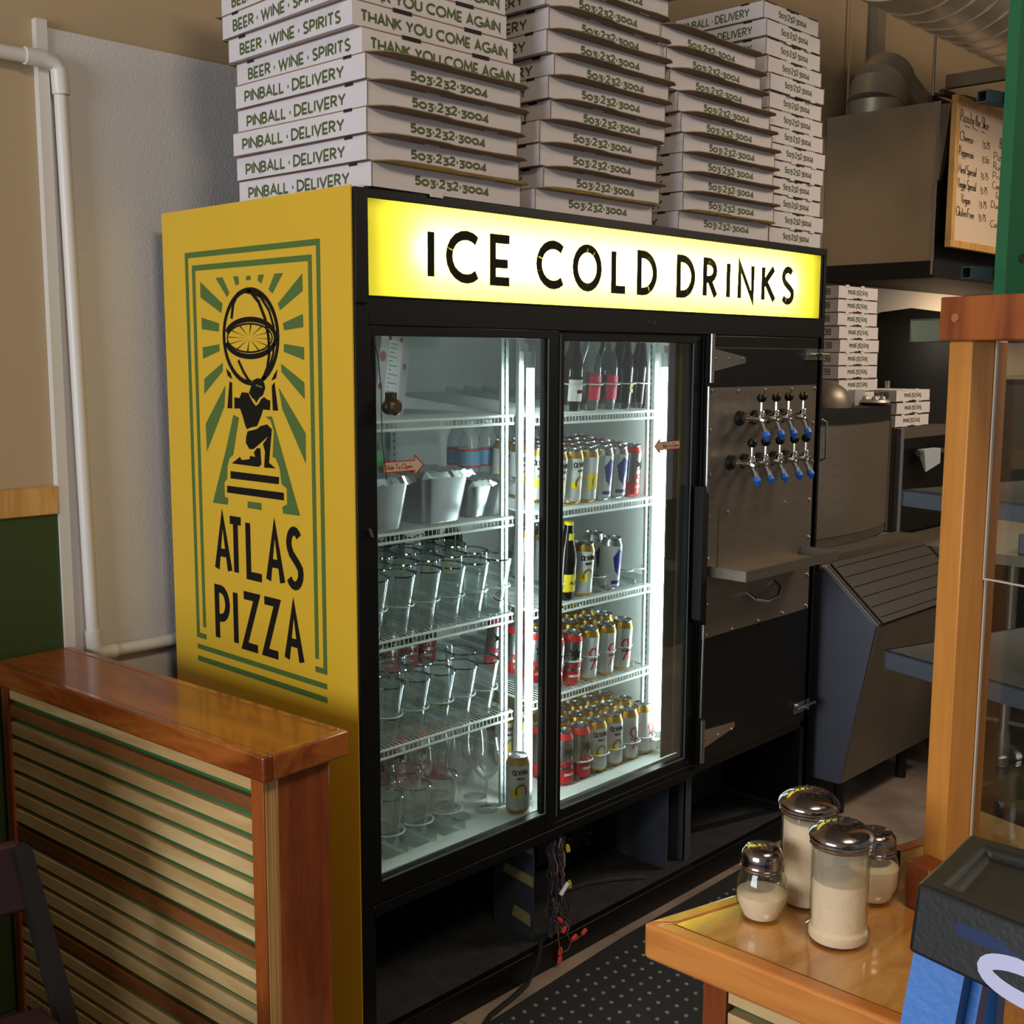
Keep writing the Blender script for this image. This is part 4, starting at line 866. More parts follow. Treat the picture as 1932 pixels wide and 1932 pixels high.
lump('produce_bag', 'crumpled pale yellow bag on the floor behind the cans', 'bag', mat('pale_bag', (168, 162, 110), .5), (1.14, .60, .50), .10, (1.4, .8, .9), 9)
MB().box((0, 0, 0), (.05, .004, .03)).build('tmp', WHT) if False else None
ct = thing('drink_carton', 'white carton with coloured spots behind the door lock, top shelf', 'carton', (.30, .30, ZL[0] + .006)); ct.rotation_euler = (0, R(9), R(4))
MB().box((0, 0, 0), (.105, .11, .205)).build('carton_body', CARD, ct, bev=.002)
cl = MB()
for i in range(12): cl.box((.034, -.0012, .185 - i * .011), (.034 + .034 * (.6 + .4 * math.sin(i * 3)), -.0006, .1875 - i * .011))
MB().box((.028, -.0006, .045), (.078, 0, .195)).build('carton_label', WHT, ct); cl.build('label_lines', mat('grey_print', (120, 122, 124), .6), ct, smooth=0)
sd = MB()
for x, z, r_ in ((.012, .15, .010), (.09, .135, .006), (.012, .075, .007), (.07, .2, .005), (.03, .2, .006)): sd.add([(x + r_ * math.cos(R(a)), -.0008, z + r_ * 1.3 * math.sin(R(a))) for a in range(0, 360, 36)], [tuple(range(10))])
sd.build('printed_spot', mat('brick_print', (160, 70, 40), .6), ct, smooth=0)

# ================================================================== LEFT HALF-WALL COUNTER
LC = thing('slatted_half_wall', 'low half wall with a varnished wood cap and pale slats, before the yellow panel', 'counter', (-.188, -.204, 0), R(3.9))
cp_ = MB(); cp_.prism([(-.187, .022), (-.022, .022), (-.022, 1.036), (-.187, 1.036)], .8985, .903); cp_.build('cap_top', WTOP, LC)
for a, b, nm in (((-.210, .0, .853), (-.187, 1.040, .9045), 0), ((-.187, .0, .853), (.0, .022, .9045), 1), ((-.022, .022, .853), (.0, 1.036, .9045), 2)):
    MB().box(a, b).build('cap_fascia', WCAP, LC, bev=.005, seg=3)
MB().box((-.187, .022, .86), (-.022, 1.036, .8985)).build('cap_core', WTOP, LC)
MB().box((-.169, .05, 0), (-.158, 1.03, .86)).build('green_backing', mat('slat_backing_green', (44, 104, 50), .6), LC)
MB().box((-.184, .030, 0), (-.157, .052, .86)).build('plywood_edge', wood('ply_edge', (206, 168, 104), (150, 104, 56), (90, 1, .3), 3, .5), LC)
MB().box((-.157, .028, 0), (-.028, .050, .86)).build('end_board', WRED, LC, bev=.002)
MB().box((-.188, .031, 0), (-.176, .068, .86)).build('stile', WRED, LC, bev=.001)
MB().box((-.188, 1.000, 0), (-.160, 1.030, .86)).build('stile', WRED, LC, bev=.001)
MB().box((-.045, .05, 0), (-.030, 1.03, .86)).build('back_board', WRED, LC)
sm = MB().box((0, 0, 0), (.012, .934, .0290)).mesh('slat', WSLAT, 0); smb = MB().box((0, 0, 0), (.011, .934, .0290)).mesh('slat', WSLATB, 0)
for i in range(19):
    z = .8155 - i * .0436
    if z < 0: break
    o = link('slat', smb if i in (1, 8, 13) else sm, LC); o.location = (-.1815, .067, z)

BB = thing('unseen_shade_bench', 'added booth bench out of view left of the chair, shading the half wall', 'bench', (0, 0, 0))  # added out of view to keep window light off the lower slats
MB().box((-2.3, .10, 0), (-1.06, .82, .46)).build('shade_bench_seat', DWOOD, BB, bev=.01)
MB().box((-2.3, .72, .46), (-1.06, .82, 1.05)).build('shade_bench_back', DWOOD, BB, bev=.01)
MB().box((-1.12, .06, 0), (-1.06, .82, 1.02)).build('shade_bench_end', DWOOD, BB, bev=.01)
# dark chair, bottom left
CHr = thing('dark_chair', 'dark chair with a deep red back rail, bottom left corner', 'chair', (-.70, .14, 0))
def bar(a, b, w, d): 
    m = MB(); a = Vector(a); b = Vector(b); return m.hexa([(a.x - w, a.y - d, a.z), (a.x + w, a.y - d, a.z), (a.x + w, a.y + d, a.z), (a.x - w, a.y + d, a.z)], [(b.x - w, b.y - d, b.z), (b.x + w, b.y - d, b.z), (b.x + w, b.y + d, b.z), (b.x - w, b.y + d, b.z)])
bar((.07, -.20, 0), (.0, .0, .72), .016, .018).build('back_post', DWOOD, CHr)
bar((-.28, -.14, 0), (-.335, .06, .72), .016, .018).build('back_post', DWOOD, CHr)
bar((-.05, -.48, 0), (-.05, -.48, .43), .018, .018).build('front_leg', DWOOD, CHr); bar((-.30, -.46, 0), (-.30, -.46, .43), .018, .018).build('front_leg', DWOOD, CHr)
MB().hexa([(-.03, -.50, .43), (-.03, -.13, .43), (-.32, -.07, .43), (-.32, -.48, .43)], [(-.03, -.50, .47), (-.03, -.13, .47), (-.32, -.07, .47), (-.32, -.48, .47)]).build('seat', DRED, CHr, bev=.01)
MB().hexa([(.012, -.03, .60), (.016, .0, .60), (-.335, .07, .60), (-.335, .04, .60)], [(.0, .0, .73), (.004, .02, .73), (-.345, .09, .73), (-.345, .06, .73)]).build('back_rail', DRED, CHr, bev=.008)
MB().hexa([(.03, -.10, .28), (.036, -.08, .28), (-.31, -.02, .28), (-.31, -.04, .28)], [(.03, -.10, .31), (.036, -.08, .31), (-.31, -.02, .31), (-.31, -.04, .31)]).build('stretcher', DWOOD, CHr)
MB().ball((-.006, -.018, .705), .004, 8).build('stud', CHR, CHr)

# ================================================================== RUBBER MAT + CORD
mt = thing('rubber_mat', 'black rubber floor mat with rows of small nubs in front of the cooler', 'mat', (0, 0, 0))
MB().prism([(.18, -.085), (.9, -.048), (1.95, -.040), (1.95, -.98), (.18, -.98)], 0.001, .011).build('mat_body', BLKR, mt)
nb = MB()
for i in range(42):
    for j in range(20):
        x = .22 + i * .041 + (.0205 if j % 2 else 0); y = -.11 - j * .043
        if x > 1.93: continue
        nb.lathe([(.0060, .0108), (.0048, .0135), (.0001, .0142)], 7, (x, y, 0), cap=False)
stuff(nb.build('mat_nubs', mat('pale_rubber', (120, 116, 110), .5), mt))  # nubs coloured paler than the mat body
tag(MB().tube([(.60, -.006, .10), (.585, -.016, .072), (.565, -.022, .045), (.52, -.028, .012), (.45, -.04, .0075), (.36, -.055, .0075), (.28, -.10, .0185), (.2, -.2, .0185)], .0065, 8).build('power_cord', BLKM), 'black power cord hanging from the cooler base to the floor', 'cord')

# ================================================================== RIGHT COUNTER, SHAKERS, POST
E1 = Vector((.9659, -.2588, 0)); E2 = Vector((-.2588, -.9659, 0)); A0 = Vector((-.440, -1.121, 0))
RC = thing('service_counter', 'wood service counter with a thick fascia, front right, holding shakers', 'counter', (0, 0, 0))
poly = [(-.440, -1.121), (.80, -1.453), (.80, -3.0), (-.400, -3.0)]
ins = [(-.414, -1.152), (.78, -1.472), (.78, -2.98), (-.376, -2.98)]
cx = MB(); cx.prism(ins, .880, .9195); cx.build('counter_top', WBAR, RC)
def edge(p, q, pi, qi): 
    m = MB(); m.hexa([(*p, .872), (*q, .872), (*qi, .872), (*pi, .872)], [(*p, .9205), (*q, .9205), (*qi, .9205), (*pi, .9205)]); return m
edge(poly[3], poly[0], ins[3], ins[0]).build('fascia', WBARF, RC, bev=.005, seg=3)
edge(poly[0], poly[1], ins[0], ins[1]).build('fascia', WBARF, RC, bev=.004, seg=3)
MB().prism([(-.385, -1.19), (.70, -1.49), (.70, -2.9), (-.36, -2.9)], 0, .875).build('base_body', mat('slat_backing_green2', (38, 84, 44), .6), RC)
MB().hexa([(-.402, -1.222, 0), (-.402, -1.188, 0), (-.380, -1.188, 0), (-.380, -1.222, 0)], [(-.402, -1.222, .873), (-.402, -1.188, .873), (-.380, -1.188, .873), (-.380, -1.222, .873)]).build('stile', WRED, RC)
sm2 = MB().box((0, 0, 0), (.018, 1.66, .0305)).mesh('slat', WSLAT, 0)
for i in range(19):
    z = .836 - i * .0436
    if z < 0: break
    o = link('slat', sm2, RC); o.location = (-.400, -2.884, z)
# shakers
def tall_shaker(lab, loc, fillh, spin):
    t = thing('cheese_shaker', lab, 'shaker', loc, spin, 'tall fluted cheese shakers')
    n = 48; prof = [(.0370, 0), (.0385, .003), (.0385, .015), (.0355, .019), (.0355, .118), (.0350, .122), (.0350, .128)]
    m = MB(); vs = []; fs = []
    for j, (r, z) in enumerate(prof):
        for i in range(n): rr = r * ((1 - .035 * (1 - math.cos(math.pi * ((i % 3) - 1.5) / 1.5)) / 2 ) if .018 < z < .121 else 1); a = 2 * math.pi * i / n; vs.append((rr * math.cos(a), rr * math.sin(a), z))
    for j in range(len(prof) - 1):
        for i in range(n): k_ = (i + 1) % n; fs.append((j * n + i, j * n + k_, (j + 1) * n + k_, (j + 1) * n + i))
    m.add(vs, fs + [tuple(range(n - 1, -1, -1))]); m.build('jar', GLSB, t, smooth=20)
    MB().lathe([(.034, .003), (.0352, .005), (.0352, .015), (.0322, .019), (.0322, fillh), (.026, fillh + .003), (.0001, fillh + .001)], 28, cap=True).build('grated_cheese', POWDER, t)
    if fillh < .1: MB().lathe([(.0328, fillh), (.0328, .120)], 28, cap=False).build('cheese_film', clear('dusty_film', (.9, .86, .78), .02, .1, .3, haze=.35, hcol=(.72, .64, .5)), t)
    ld = MB(); ld.lathe([(.0372, .122), (.0384, .124), (.0374, .126), (.0386, .1285), (.0376, .1305), (.0400, .133), (.0398, .1355), (.036, .1405), (.028, .1465), (.018, .1505), (.009, .1520), (.0001, .1524)], 36, cap=False); lo = ld.build('metal_lid', mat('lid_steel', (150, 138, 132), .17, 1.0), t)
    h = MB()
    for ring_, cnt in ((.006, 5), (.013, 9), (.020, 12)):
        for i in range(cnt):
            a = 2 * math.pi * i / cnt; z = .1528 - (ring_ / .036) ** 2 * .0098; h.ball((ring_ * math.cos(a), ring_ * math.sin(a), z - .0002), .0016, 6)
    h.build('lid_holes', mat('hole_dark', (40, 34, 30), .6), lo)
    return t
def round_shaker(lab, loc, fillh, spin):
    t = thing('pepper_shaker', lab, 'shaker', loc, spin, 'small round glass shakers')
    MB().lathe([(.024, 0), (.026, .002), (.0325, .022), (.0335, .038), (.031, .055), (.0265, .066), (.0258, .072)], 28).build('jar', GLSB, t)
    MB().lathe([(.022, .004), (.0305, .023), (.0315, fillh), (.02, fillh + .004), (.0001, fillh + .001)], 24).build('grated_cheese', POWDER, t)
    lo = MB().lathe([(.0268, .066), (.0278, .068), (.0268, .070), (.0278, .0725), (.0268, .075), (.0272, .080), (.0262, .088), (.0215, .0945), (.0190, .0955), (.0001, .0958)], 30, cap=False).build('metal_lid', mat('lid_steel', (150, 138, 132), .17, 1.0), t)
    h = MB()
    for y, x0, x1 in ((-.007, -.011, -.002), (-.007, .002, .011), (0, -.007, .007), (.007, -.011, -.002), (.007, .002, .011)): h.box((x0, y - .0011, .0954), (x1, y + .0011, .0961))
    h.build('lid_slots', mat('hole_dark', (40, 34, 30), .6), lo)
tall_shaker('tall fluted glass cheese shaker in front, a little over half full', (-.305, -1.318, .9205), .078, .1)
tall_shaker('tall fluted glass cheese shaker behind, nearly full', (-.238, -1.236, .9205), .112, .7)
round_shaker('small round cheese shaker at the counter corner, half full', (-.323, -1.220, .9205), .034, .9)
round_shaker('small round shaker behind the tall ones, near the post', (-.176, -1.300, .9205), .048, .4)

# wooden guard frame: post, top beam, plexi
GF = thing('sneeze_guard', 'wooden guard frame post with a red brown beam and clear panel', 'guard frame', (-.132, -1.375, .9205), R(-15))
MB().box((0, 0, 0), (.070, .034, .735)).build('post', WPOST, GF, bev=.0015)
bm_ = MB(); bm_.box((-.014, -.95, .735), (.050, .040, .789)); bmo = bm_.build('beam', WRED, GF, bev=.002)
MB().tube([(-.0145, .016, .763), (-.0155, .016, .763)], .0055, 14).build('dowel_plug', mat('plug_wood', (168, 96, 52), .4), bmo)
MB().box((.044, -.95, .435), (.047, -.001, .735)).build('clear_panel', PLEXI, GF)
MB().box((.048, -.95, .0), (.051, -.001, .432)).build('clear_panel', PLEXI, GF)
s_ = MB(); s_.box((.0435, -.003, .432), (.0475, -.001, .735)); s_.box((.0435, -.95, .4325), (.0475, -.003, .4345)); s_.box((.0475, -.003, .0), (.0515, -.001, .432)); s_.build('panel_edge', mat('plexi_edge', (190, 180, 164), .4), GF)
MB().box((-.040, -.010, 0), (-.002, .028, .062)).build('wood_block', WRED, GF, bev=.002)
tag(MB().hexa([(-.140, -1.262, .9205), (-.060, -1.284, .9205), (-.048, -1.240, .9205), (-.128, -1.218, .9205)], [(-.140, -1.262, .946), (-.060, -1.284, .946), (-.048, -1.240, .946), (-.128, -1.218, .946)]).build('napkin_tray', BLKM, bev=.002), 'small black tray on the counter behind the wooden post', 'tray')
tbx = thing('tan_box', 'small tan box with a dark band on the counter behind the post', 'box', (.085, -1.40, .9205), R(-15))
MB().box((0, 0, 0), (.20, .10, .050)).build('box_body', mat('tan_board', (196, 166, 110), .7), tbx); MB().box((-.001, -.001, .050), (.201, .101, .072)).build('box_band', BLKM, tbx)
# green panel and square tubes above the beam
GP = thing('green_sign_panel', 'tall green painted panel at the upper right edge', 'panel', (.218, -1.275, 1.722), R(-15))
MB().box((0, 0, 0), (.50, .02, 1.0)).build('panel', GPAINT, GP)
hh = MB(); hh.M = Matrix.Translation((.035, -.001, .062)) @ Matrix.Rotation(R(90), 4, 'X'); hh.lathe([(.0001, 0), (.0065, 0), (.0065, .0006), (.0001, .0006)], 16, cap=False); hh.build('panel_hole', mat('hole_dark', (40, 34, 30), .6), GP)
for zz, x0 in ((.285, -.036), (.030, -.050)):
    q = MB(); x1 = .30; y0, y1, z0, z1 = .022, .040, zz, zz + .018
    q.box((x0, y0, z0), (x1, y1, z0 + .002)); q.box((x0, y0, z1 - .002), (x1, y1, z1)); q.box((x0, y0, z0 + .002), (x1, y0 + .002, z1 - .002)); q.box((x0, y1 - .002, z0 + .002), (x1, y1, z1 - .002)); q.build('square_tube', mat('tube_steel', (70, 84, 92), .35, .8), GP)

# step ladder
SL = thing('step_ladder', 'blue and black step ladder top, bottom right corner', 'ladder', (0, 0, 0))
tp = [(-.649, -1.566), (-.514, -1.556), (-.505, -1.960), (-.715, -1.960)]
bt = [(-.654, -1.563), (-.505, -1.546), (-.495, -1.970), (-.730, -1.970)]
def inset(p, k_): cx_ = sum(a for a, b in p) / 4; cy_ = sum(b for a, b in p) / 4; return [(a + (cx_ - a) * k_, b + (cy_ - b) * k_ * .45) for a, b in p]
lc = MB(); i1 = inset(tp, .24); i2 = inset(tp, .30)
lc.add([(*p, 1.128) for p in bt] + [(*p, 1.190) for p in tp] + [(*p, 1.190) for p in i1] + [(*p, 1.182) for p in i2], [(0, 3, 2, 1), (0, 1, 5, 4), (1, 2, 6, 5), (2, 3, 7, 6), (3, 0, 4, 7), (4, 5, 9, 8), (5, 6, 10, 9), (6, 7, 11, 10), (7, 4, 8, 11), (8, 9, 13, 12), (9, 10, 14, 13), (10, 11, 15, 14), (11, 8, 12, 15), (12, 13, 14, 15)])
cap_ = lc.build('ladder_cap', LADK, SL, bev=.004, seg=3)
def fpt(s, z): # point on the front face of the cap; s metres from the far corner
    t = (z - 1.128) / .062; a = Vector((*bt[0], 1.128)).lerp(Vector((*tp[0], 1.19)), t); b = Vector((*bt[3], 1.128)).lerp(Vector((*tp[3], 1.19)), t); d = (b - a).normalized(); n_ = Vector((-1, 0.17, 0.2)).normalized(); return tuple(a + d * s + n_ * .0009)
sl = MB(); P = [(.046 + .006 * math.cos(R(a)), 1.1665 + .0055 * math.sin(R(a))) for a in range(90, 271, 30)] + [(.16 + .006 * math.cos(R(a)), 1.1665 + .0055 * math.sin(R(a))) for a in range(-90, 91, 30)]
sl.add([fpt(*p) for p in P], [tuple(range(len(P)))]); sl.build('grip_slot', mat('slot_blue', (16, 40, 84), .5), cap_, smooth=0)
rg = MB(); put(rg, ribbon(arc(.108, 1.1455, .038, .0125, 0, 360, 30), .0125), lambda s, z: fpt(s, z) ); rg.build('ring_logo', mat('logo_white', (196, 196, 226), .5), cap_, smooth=0)
def leg(x0, y0, x1, y1, wy, m, nm):
    q = MB(); q.hexa([(x1, y1 - wy, 0), (x1 + .02, y1 - wy, 0), (x1 + .02, y1, 0), (x1, y1, 0)], [(x0, y0 - wy, 1.13), (x0 + .02, y0 - wy, 1.13), (x0 + .02, y0, 1.13), (x0, y0, 1.13)]); q.build(nm, m, SL)
leg(-.648, -1.566, -.86, -1.50, .045, LADB, 'ladder_rail'); leg(-.626, -1.590, -.838, -1.524, .030, LADB, 'ladder_rail')
leg(-.700, -1.92, -.93, -2.0, .045, LADB, 'ladder_rail')
leg(-.55, -1.575, -.50, -1.53, .03, LADB, 'rear_rail'); leg(-.54, -1.94, -.49, -2.0, .03, LADB, 'rear_rail')
MB().box((-.80, -1.96, .80), (-.70, -1.58, .83)).build('ladder_step', LADK, SL)

# ================================================================== BACKGROUND KITCHEN
# ice bin and ice machine
IB = thing('ice_bin', 'grey blue ice storage bin with a slanted ribbed lid', 'ice bin', (2.07, 0, 0))
pf = [(-.079, .15), (-.190, .735), (.000, .905), (.06, .940), (.80, .940), (.80, .15)]
MB().prism(pf, 0, .76, 'x').build('bin_body', STEELB, IB, bev=.003)
MB().prism([(-.191, .730), (-.078, .150), (-.081, .149), (-.195, .731)], .012, .765, 'x').build('front_skin', STEELD, IB)
ld = MB().prism([(-.196, .735), (.006, .915), (-.001, .925), (-.204, .744)], .03, .75, 'x').build('bin_lid', mat('bin_lid_brown', (44, 37, 31), .5), IB)
rl = MB()
for i in range(6): t = (i + .5) / 6; y = -.204 + .203 * t; z = .744 + .181 * t; rl.box((.04, y - .0012, z - .001), (.74, y + .0012, z + .0018))
rl.build('lid_ribs', BLKM, ld); MB().tube([(.012, -.200, .742), (.012, .002, .922)], .004, 6).build('lid_trim', CHR, IB)
MB().box((-.01, .02, .905), (.78, .12, .945)).build('bin_ledge', mat('ledge_grey', (96, 86, 76), .4, .3), IB)
for x, y in ((.12, -.02), (.62, -.02), (.12, .70), (.62, .70)): MB().lathe([(.02, 0), (.02, .1), (.026, .11), (.026, .15)], 12, (x, y, 0)).build('bin_leg', BLKM, IB)
IM = thing('ice_machine', 'stainless ice maker head with a curved front door on the bin', 'ice machine', (2.08, 0, .9465))
n = 10; fr = [(.745 * i / n, .16 - .055 * math.sin(math.pi * (i / n)) ** .8) for i in range(n + 1)]
MB().prism(fr + [(.745, .78), (0, .78)], .0, .50).build('machine_body', mat('machine_side', (112, 104, 94), .35, .7), IM)
m_ = MB(); m_.prism([(x, y - .003) for x, y in fr] + [(x, y) for x, y in fr[::-1]], .035, .44); m_.build('door_skin', STEEL, IM)
MB().prism([(x, y - .006) for x, y in fr] + [(.750, .78), (-.003, .78)], .45, .505).build('top_cover', BLKM, IM)
MB().box((.738, .152, .0), (.752, .165, .45)).build('edge_strip', HINGE, IM)
MB().box((.01, .115, .12), (.115, .128, .36)).build('paper_notice', mat('notice_paper', (206, 192, 164), .8), IM, bev=.004)
# stuff on the ice machine
ztm = .9465 + .5055
hm = MB(); hm.lathe([(.098, 0), (.096, .03), (.076, .068), (.040, .092), (.0001, .10)], 24, cap=False)
o = hm.build('steel_bowl', STEELD); o.location = (2.40, .215, ztm); tag(o, 'upturned steel bowl on the ice machine', 'bowl')
bk = thing('red_basket', 'small red plastic food basket on the ice machine', 'basket', (2.245, .205, ztm))
q = MB()
for i in range(14):
    a = 2 * math.pi * i / 14; q.tube([(.040 * math.cos(a), .03 * math.sin(a), .002), (.058 * math.cos(a), .044 * math.sin(a), .052)], .003, 5)
for r_, z in ((.041, .004), (.049, .028), (.058, .052)): q.tube([(r_ * math.cos(R(a)), r_ * .76 * math.sin(R(a)), z) for a in range(0, 360, 24)], .0035, 5, closed=True)
q.build('basket_weave', RED, bk)
tg = MB(); tg.lathe([(.0001, 0), (.045, .002), (.066, .012), (.060, .022), (.03, .02), (.0001, .018)], 18, cap=False); 
for a in range(5): tg.ball((.034 * math.cos(a * 1.26), .034 * math.sin(a * 1.26), .024), .014, 8)
o = tg.build('bun_tray', mat('pale_rolls', (150, 146, 138), .4, .4)); o.location = (2.70, .170, ztm); tag(o, 'grey metal tray with rounded lumps on the ice machine edge', 'tray')
tag(MB().box((2.60, .195, ztm), (2.68, .228, ztm + .06)).build('clear_tub', clear('grey_tub', (.6, .6, .55), .1, .4, haze=.3)), 'small clear tub behind the bowl on the ice machine', 'tub')
# shelf behind with upside-down pizza boxes
for i in range(9):
    x = 2.545 + rb.uniform(-.008, .008) + (-.02 if i == 0 else 0) - i * .003
    pizza_box(SML, 'pizza_box', f'upside down pizza box, {ordn(i)} of the right stack on the ice machine', (x + .32, .238 + rb.uniform(-.004, .004), 1.4525 + .0487 + i * .0505), 0, 'pizza boxes on the ice machine', flip=True)
for i in range(7):
    x = 2.190 + rb.uniform(-.008, .008)
    pizza_box(SML, 'pizza_box', f'upside down pizza box, {ordn(i)} of the left stack on the ice machine', (x + .32, .33, 1.4525 + .0487 + i * .0505), 0, 'pizza boxes on the ice machine', flip=True)
# oven
OV = thing('deck_oven', 'black and steel oven with a towel on its door handle', 'oven', (3.02, 0, 0))
MB().box((0, .22, .10), (.90, .82, 1.345)).build('oven_body', STEELD, OV)
MB().box((.03, .205, .16), (.88, .22, 1.30)).build('oven_front', BLK, OV)
MB().box((.0, .20, .10), (.03, .222, 1.345)).build('oven_corner', STEELB, OV)
MB().tube([(.10, .17, 1.24), (.80, .17, 1.24)], .012, 10).build('door_handle', HINGE, OV)
for x in (.1, .8):
    for y in (.3, .75): MB().lathe([(.02, 0), (.02, .1)], 10, (x, y, 0)).build('oven_leg', BLKM, OV)
o = MB().hexa([(.13, .145, 1.16), (.27, .145, 1.19), (.27, .150, 1.19), (.13, .150, 1.16)], [(.12, .150, 1.255), (.28, .150, 1.255), (.28, .185, 1.255), (.12, .185, 1.255)]).build('hanging_towel', mat('towel_grey', (150, 156, 160), .9), None, bev=.003); o.location = (3.02, 0, 0); tag(o, 'pale grey towel hanging from the oven handle', 'towel')
for i in range(3):
    pizza_box(SML, 'pizza_box', f'pizza box upside down, {ordn(i)} of three on the oven', (3.02 + .010 + .32 + (.008 if i == 1 else 0), .235, 1.347 + .0487 + i * .0530), 0, 'three pizza boxes on the oven', flip=True)
tag(MB().lathe([(.012, 0), (.012, .03), (.0001, .034)], 10, (3.33, .42, 1.505)).build('shaker_cap', CHR), 'small chrome shaker on the boxes over the oven', 'shaker')
# dough mixer / dark round machine behind the oven
MX = thing('dark_mixer', 'dark rounded kitchen machine standing on the oven behind three boxes', 'mixer', (3.70, .50, 1.346))
m_ = MB(); m_.lathe([(.30, 0), (.31, .2), (.30, .34), (.24, .44), (.14, .50), (.0001, .52)], 24, cap=False); m_.build('machine_body', BLKM, MX)
MB().lathe([(.07, 0), (.10, .02), (.12, .10), (.09, .16), (.0001, .18)], 18, (.22, -.22, .30)).build('steel_dome', STEELD, MX)
# hood
HD = thing('exhaust_hood', 'large dull steel exhaust hood hanging beyond the small boxes', 'hood', (3.48, 0, 0))
MB().box((0, .315, 2.06), (2.4, .848, 2.735)).build('hood_body', mat('hood_steel', (168, 152, 126), .5, .35, noise=.18, nscale=2.2), HD)
MB().hexa([(-.005, .30, 1.985), (2.4, .28, 1.985), (2.4, .848, 1.985), (-.005, .848, 1.985)], [(-.005, .30, 2.06), (2.4, .29, 2.06), (2.4, .848, 2.06), (-.005, .848, 2.06)]).build('hood_lip', BLKM, HD)
MB().box((-.006, .305, 2.0), (.006, .317, 2.735)).build('corner_trim', HINGE, HD)
MB().box((.02, .305, 2.06), (2.4, .315, 2.70)).build('black_front_sheet', BLKM, HD)  # plain black sheet across the front of the hood
MB().hexa([(.0, .30, 2.40), (.02, .30, 2.40), (.02, .314, 2.40), (.0, .314, 2.40)], [(.0, .262, 2.72), (.10, .262, 2.72), (.10, .314, 2.72), (.0, .314, 2.72)]).build('side_bracket', STEELD, HD)
br = MB(); br.box((-.02, .34, 2.735), (.20, .36, 2.760)); br.box((-.04, .28, 2.752), (.10, .30, 2.775)); br.tube([(.02, .35, 2.77), (.10, .24, 2.755), (.16, .2, 2.74)], .008, 6); br.build('hanger_bracket', mat('rusty_angle', (84, 64, 50), .6, .4), HD)
MB().tube([(.117, .40, 2.75), (.105, .40, 4.2)], .006, 8).build('hanger_rod', HINGE, HD)
DU = thing('elbow_duct', 'round steel elbow duct on top of the hood', 'duct', (3.48, 0, 0))
pts = [(.26, .62, 2.735), (.26, .62, 2.86)] + [(.26 + .12 * (1 - math.cos(R(a))), .62 + .10 * (1 - math.cos(R(a))), 2.86 + .12 * math.sin(R(a))) for a in (25, 50, 75, 90)] + [(.75, .84, 2.90)]
for (p, q, r_) in (((.14, .68, 2.738), (.14, .68, 2.80), .128), ((.14, .68, 2.785), (.17, .68, 2.875), .133), ((.16, .68, 2.855), (.26, .69, 2.925), .130), ((.24, .69, 2.90), (.62, .70, 2.78), .124)): MB().tube([p, q], r_, 26).build('duct_section', GALV, DU)
wq = MB(); wq.box((3.84, .80, 2.9), (3.92, .848, 4.2)); tag(wq.build('wall_duct', mat('grey_tan_duct', (128, 116, 98), .6)), 'tan painted vertical duct on the wall above the elbow duct', 'duct')
tag(MB().tube([(3.63, .83, 2.75), (3.63, .83, 4.2)], .006, 6).build('wall_rod', WALLT), 'thin painted rod on the wall above the hood', 'rod')
SD = thing('spiral_duct', 'large spiral wound silver duct under the ceiling, upper right', 'duct', (0, 0, 0))
q = MB(); q.tube([(2.05, -.16, 3.025), (9.4, -.16, 3.025)], .27, 40); q.build('duct_shell', GALV, SD)
for k_ in range(60):
    x = 2.15 + k_ * .12; m = MB(); m.tube([(x + .12 * a / 360, -.16 + .2715 * math.cos(R(a)), 3.025 + .2715 * math.sin(R(a))) for a in range(0, 361, 15)], .004, 5, cap=False)
    if k_ == 0: mm = m.mesh('duct_seam', GALV); x00 = x
    o = link('duct_seam', mm, SD); o.location = (x - x00, 0, 0)
tag(MB().box((4.3, -.1, 2.970), (4.34, .66, 3.035)).build('ceiling_beam', mat('pale_beam', (150, 132, 104), .7)), 'pale boxed rail under the spiral duct', 'rail')
# whiteboard
WBd = thing('menu_whiteboard', 'oak framed whiteboard menu hanging beside the hood', 'whiteboard', (3.452, .245, 2.112), 0)
bw, bh = .95, .635; WBd.rotation_euler = (R(0), 0, 0)
MB().box((.03, -.01, .03), (bw - .03, .0, bh - .03)).build('board_face', BOARDW, WBd)
for a, b in (((0, -.024, 0), (bw, .004, .032)), ((0, -.024, bh - .032), (bw, .004, bh)), ((0, -.024, .032), (.034, .004, bh - .032)), ((bw - .034, -.024, .032), (bw, .004, bh - .032))): MB().box(a, b).build('board_frame', FRAMEW, WBd, bev=.002)
wt = MB(); wf = lambda x, z: (-.03 + x * 1.66, -.0112, z)
def line(s, x0, x1, z, h_, t_=.0032): put(wt, text_quads(s, x0, x1, z, z + h_, t_, gap=.14, space=.22), wf)
line('Pizza by the Slice', .058, .240, .535, .050)
for a, b in ((.085, .12), (.14, .17), (.19, .215)): put(wt, ribbon([(a, .522), (b, .519)], .003), wf)
for s, x1, z, pr_c in (('Cheese', .145, .455, '13.25'), ('Pepperoni', .15, .392, '13.50'), ('Meat Special', .175, .320, '13.75'), ('Veggie Special', .178, .258, '13.75'), ('Vegan', .145, .195, '13.75'), ('Gluten Free', .175, .138, '13.75')):
    line(s, .058 if s != 'Vegan' else .085, x1, z, .042); line(pr_c, .205, .255, z, .030, .0028)
line('Beer', .320, .37, .475, .045)
for i, s in enumerate(('Pizza Blanca', 'Rustic Tomato', 'Pricy', 'Common', 'Four', 'Duck', '', 'Can')):
    if s: line(s, .285 + (.03 if i == 4 else 0), .285 + .018 * len(s), .420 - i * .043, .034, .0028)
wt.build('handwriting', MARK, WBd, smooth=0)
KC = thing('kitchen_cabinet', 'dark kitchen cabinet seen through the clear guard panel, far right', 'cabinet', (5.0, 0, 0))
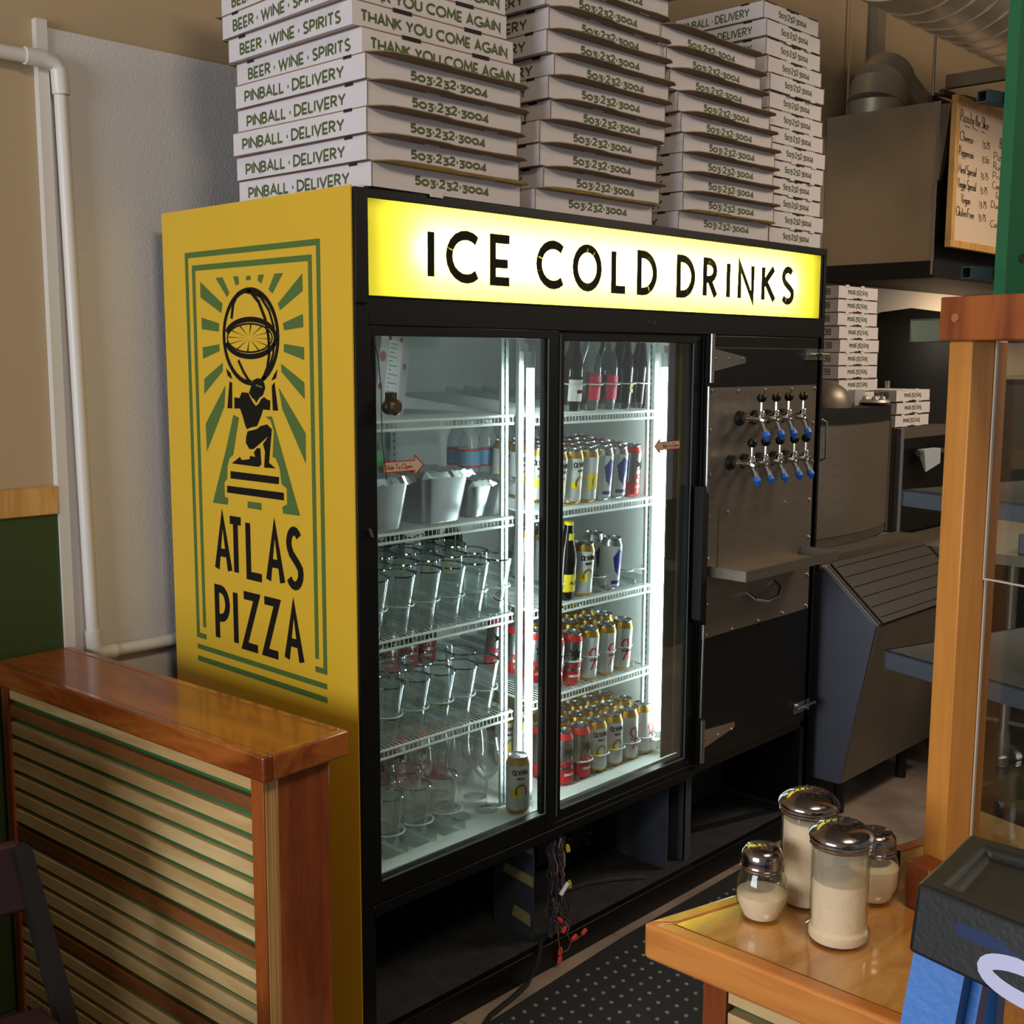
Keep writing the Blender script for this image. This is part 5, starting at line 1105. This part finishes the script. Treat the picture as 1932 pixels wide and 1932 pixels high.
MB().box((0, .08, .08), (1.9, .80, 1.52)).build('cabinet_body', BLKM, KC); MB().box((0, .06, 1.49), (1.9, .80, 1.53)).build('cabinet_top', STEELD, KC)
for x in (.06, .98): 
    d_ = MB().box((x, .065, .12), (x + .86, .08, 1.44)).build('cabinet_door', mat('door_dark', (36, 32, 30), .35, .3), KC); MB().tube([(x + .05, .03, .8), (x + .05, .03, 1.2)], .012, 8).build('door_handle', HINGE, d_)
# display shelves beside the post (steel trays), aligned with the counter
DS = thing('display_rack', 'blue grey steel display shelves seen around the wooden post', 'rack', (.707, -.900, 0), R(-17))
def tray(z, h_, nm='shelf_tray', dx=0):
    q = MB(); q.box((dx, -1.0, z - .004), (.55, 0, z)); q.box((dx, -1.0, z - h_), (dx + .004, 0, z)); q.box((dx, -.004, z - h_), (.55, 0, z)); q.box((.546, -1.0, z - h_), (.55, 0, z)); return q.build(nm, mat('tray_blue_grey', (92, 100, 116), .4, .5), DS)
tray(1.712, .045, dx=.0); tray(1.367, .034); tray(1.032, .038, dx=-.03)
for y in (-.33, -.97):
    for x in (.03, .52): MB().box((x, y, .922 if (y < -.5 and x < .1) else 0), (x + .02, y + .02, 1.67)).build('rack_post', STEELD, DS)
# prep table far right
PT = thing('prep_table', 'steel prep table with round legs behind the counter, far right', 'table', (2.86, -.36, 0))
MB().box((0, -.6, .86), (1.3, .55, .90)).build('table_top', STEELD, PT)
MB().box((.03, -.55, .24), (1.27, .50, .255)).build('under_shelf', STEELD, PT)
for x in (.04, 1.25):
    for y in (.03, -.5, .48): MB().lathe([(.014, 0), (.018, .01), (.018, .06), (.026, .07), (.028, .20), (.0205, .22), (.0205, .86)], 14, (x, y, 0)).build('table_leg', STEELD, PT)
CT = thing('steel_tub', 'steel tub holding a folded white cloth on the prep table', 'tub', (2.86, -.50, .90))
MB().box((.04, -.05, 0), (.36, .16, .08)).build('tub_body', STEELB, CT, bev=.006); 
lump('white_cloth', 'folded white cloth heaped in the steel tub', 'cloth', mat('cloth_white', (206, 206, 214), .9), (3.06, -.44, 1.0), .09, (1.3, 1.0, .45), 21, .3)
tgs = thing('serving_tongs', 'long wooden handled tongs lying over the cloth', 'tongs', (3.10, -.55, 1.03)); MB().tube([(0, 0, 0), (.24, -.08, .09), (.40, -.13, .12)], .013, 8).build('tong_arm', mat('worn_wood', (150, 116, 80), .6), tgs); MB().tube([(.05, 0, -.01), (.28, -.12, .02), (.42, -.18, .03)], .013, 8).build('tong_arm', mat('worn_wood', (150, 116, 80)), tgs)
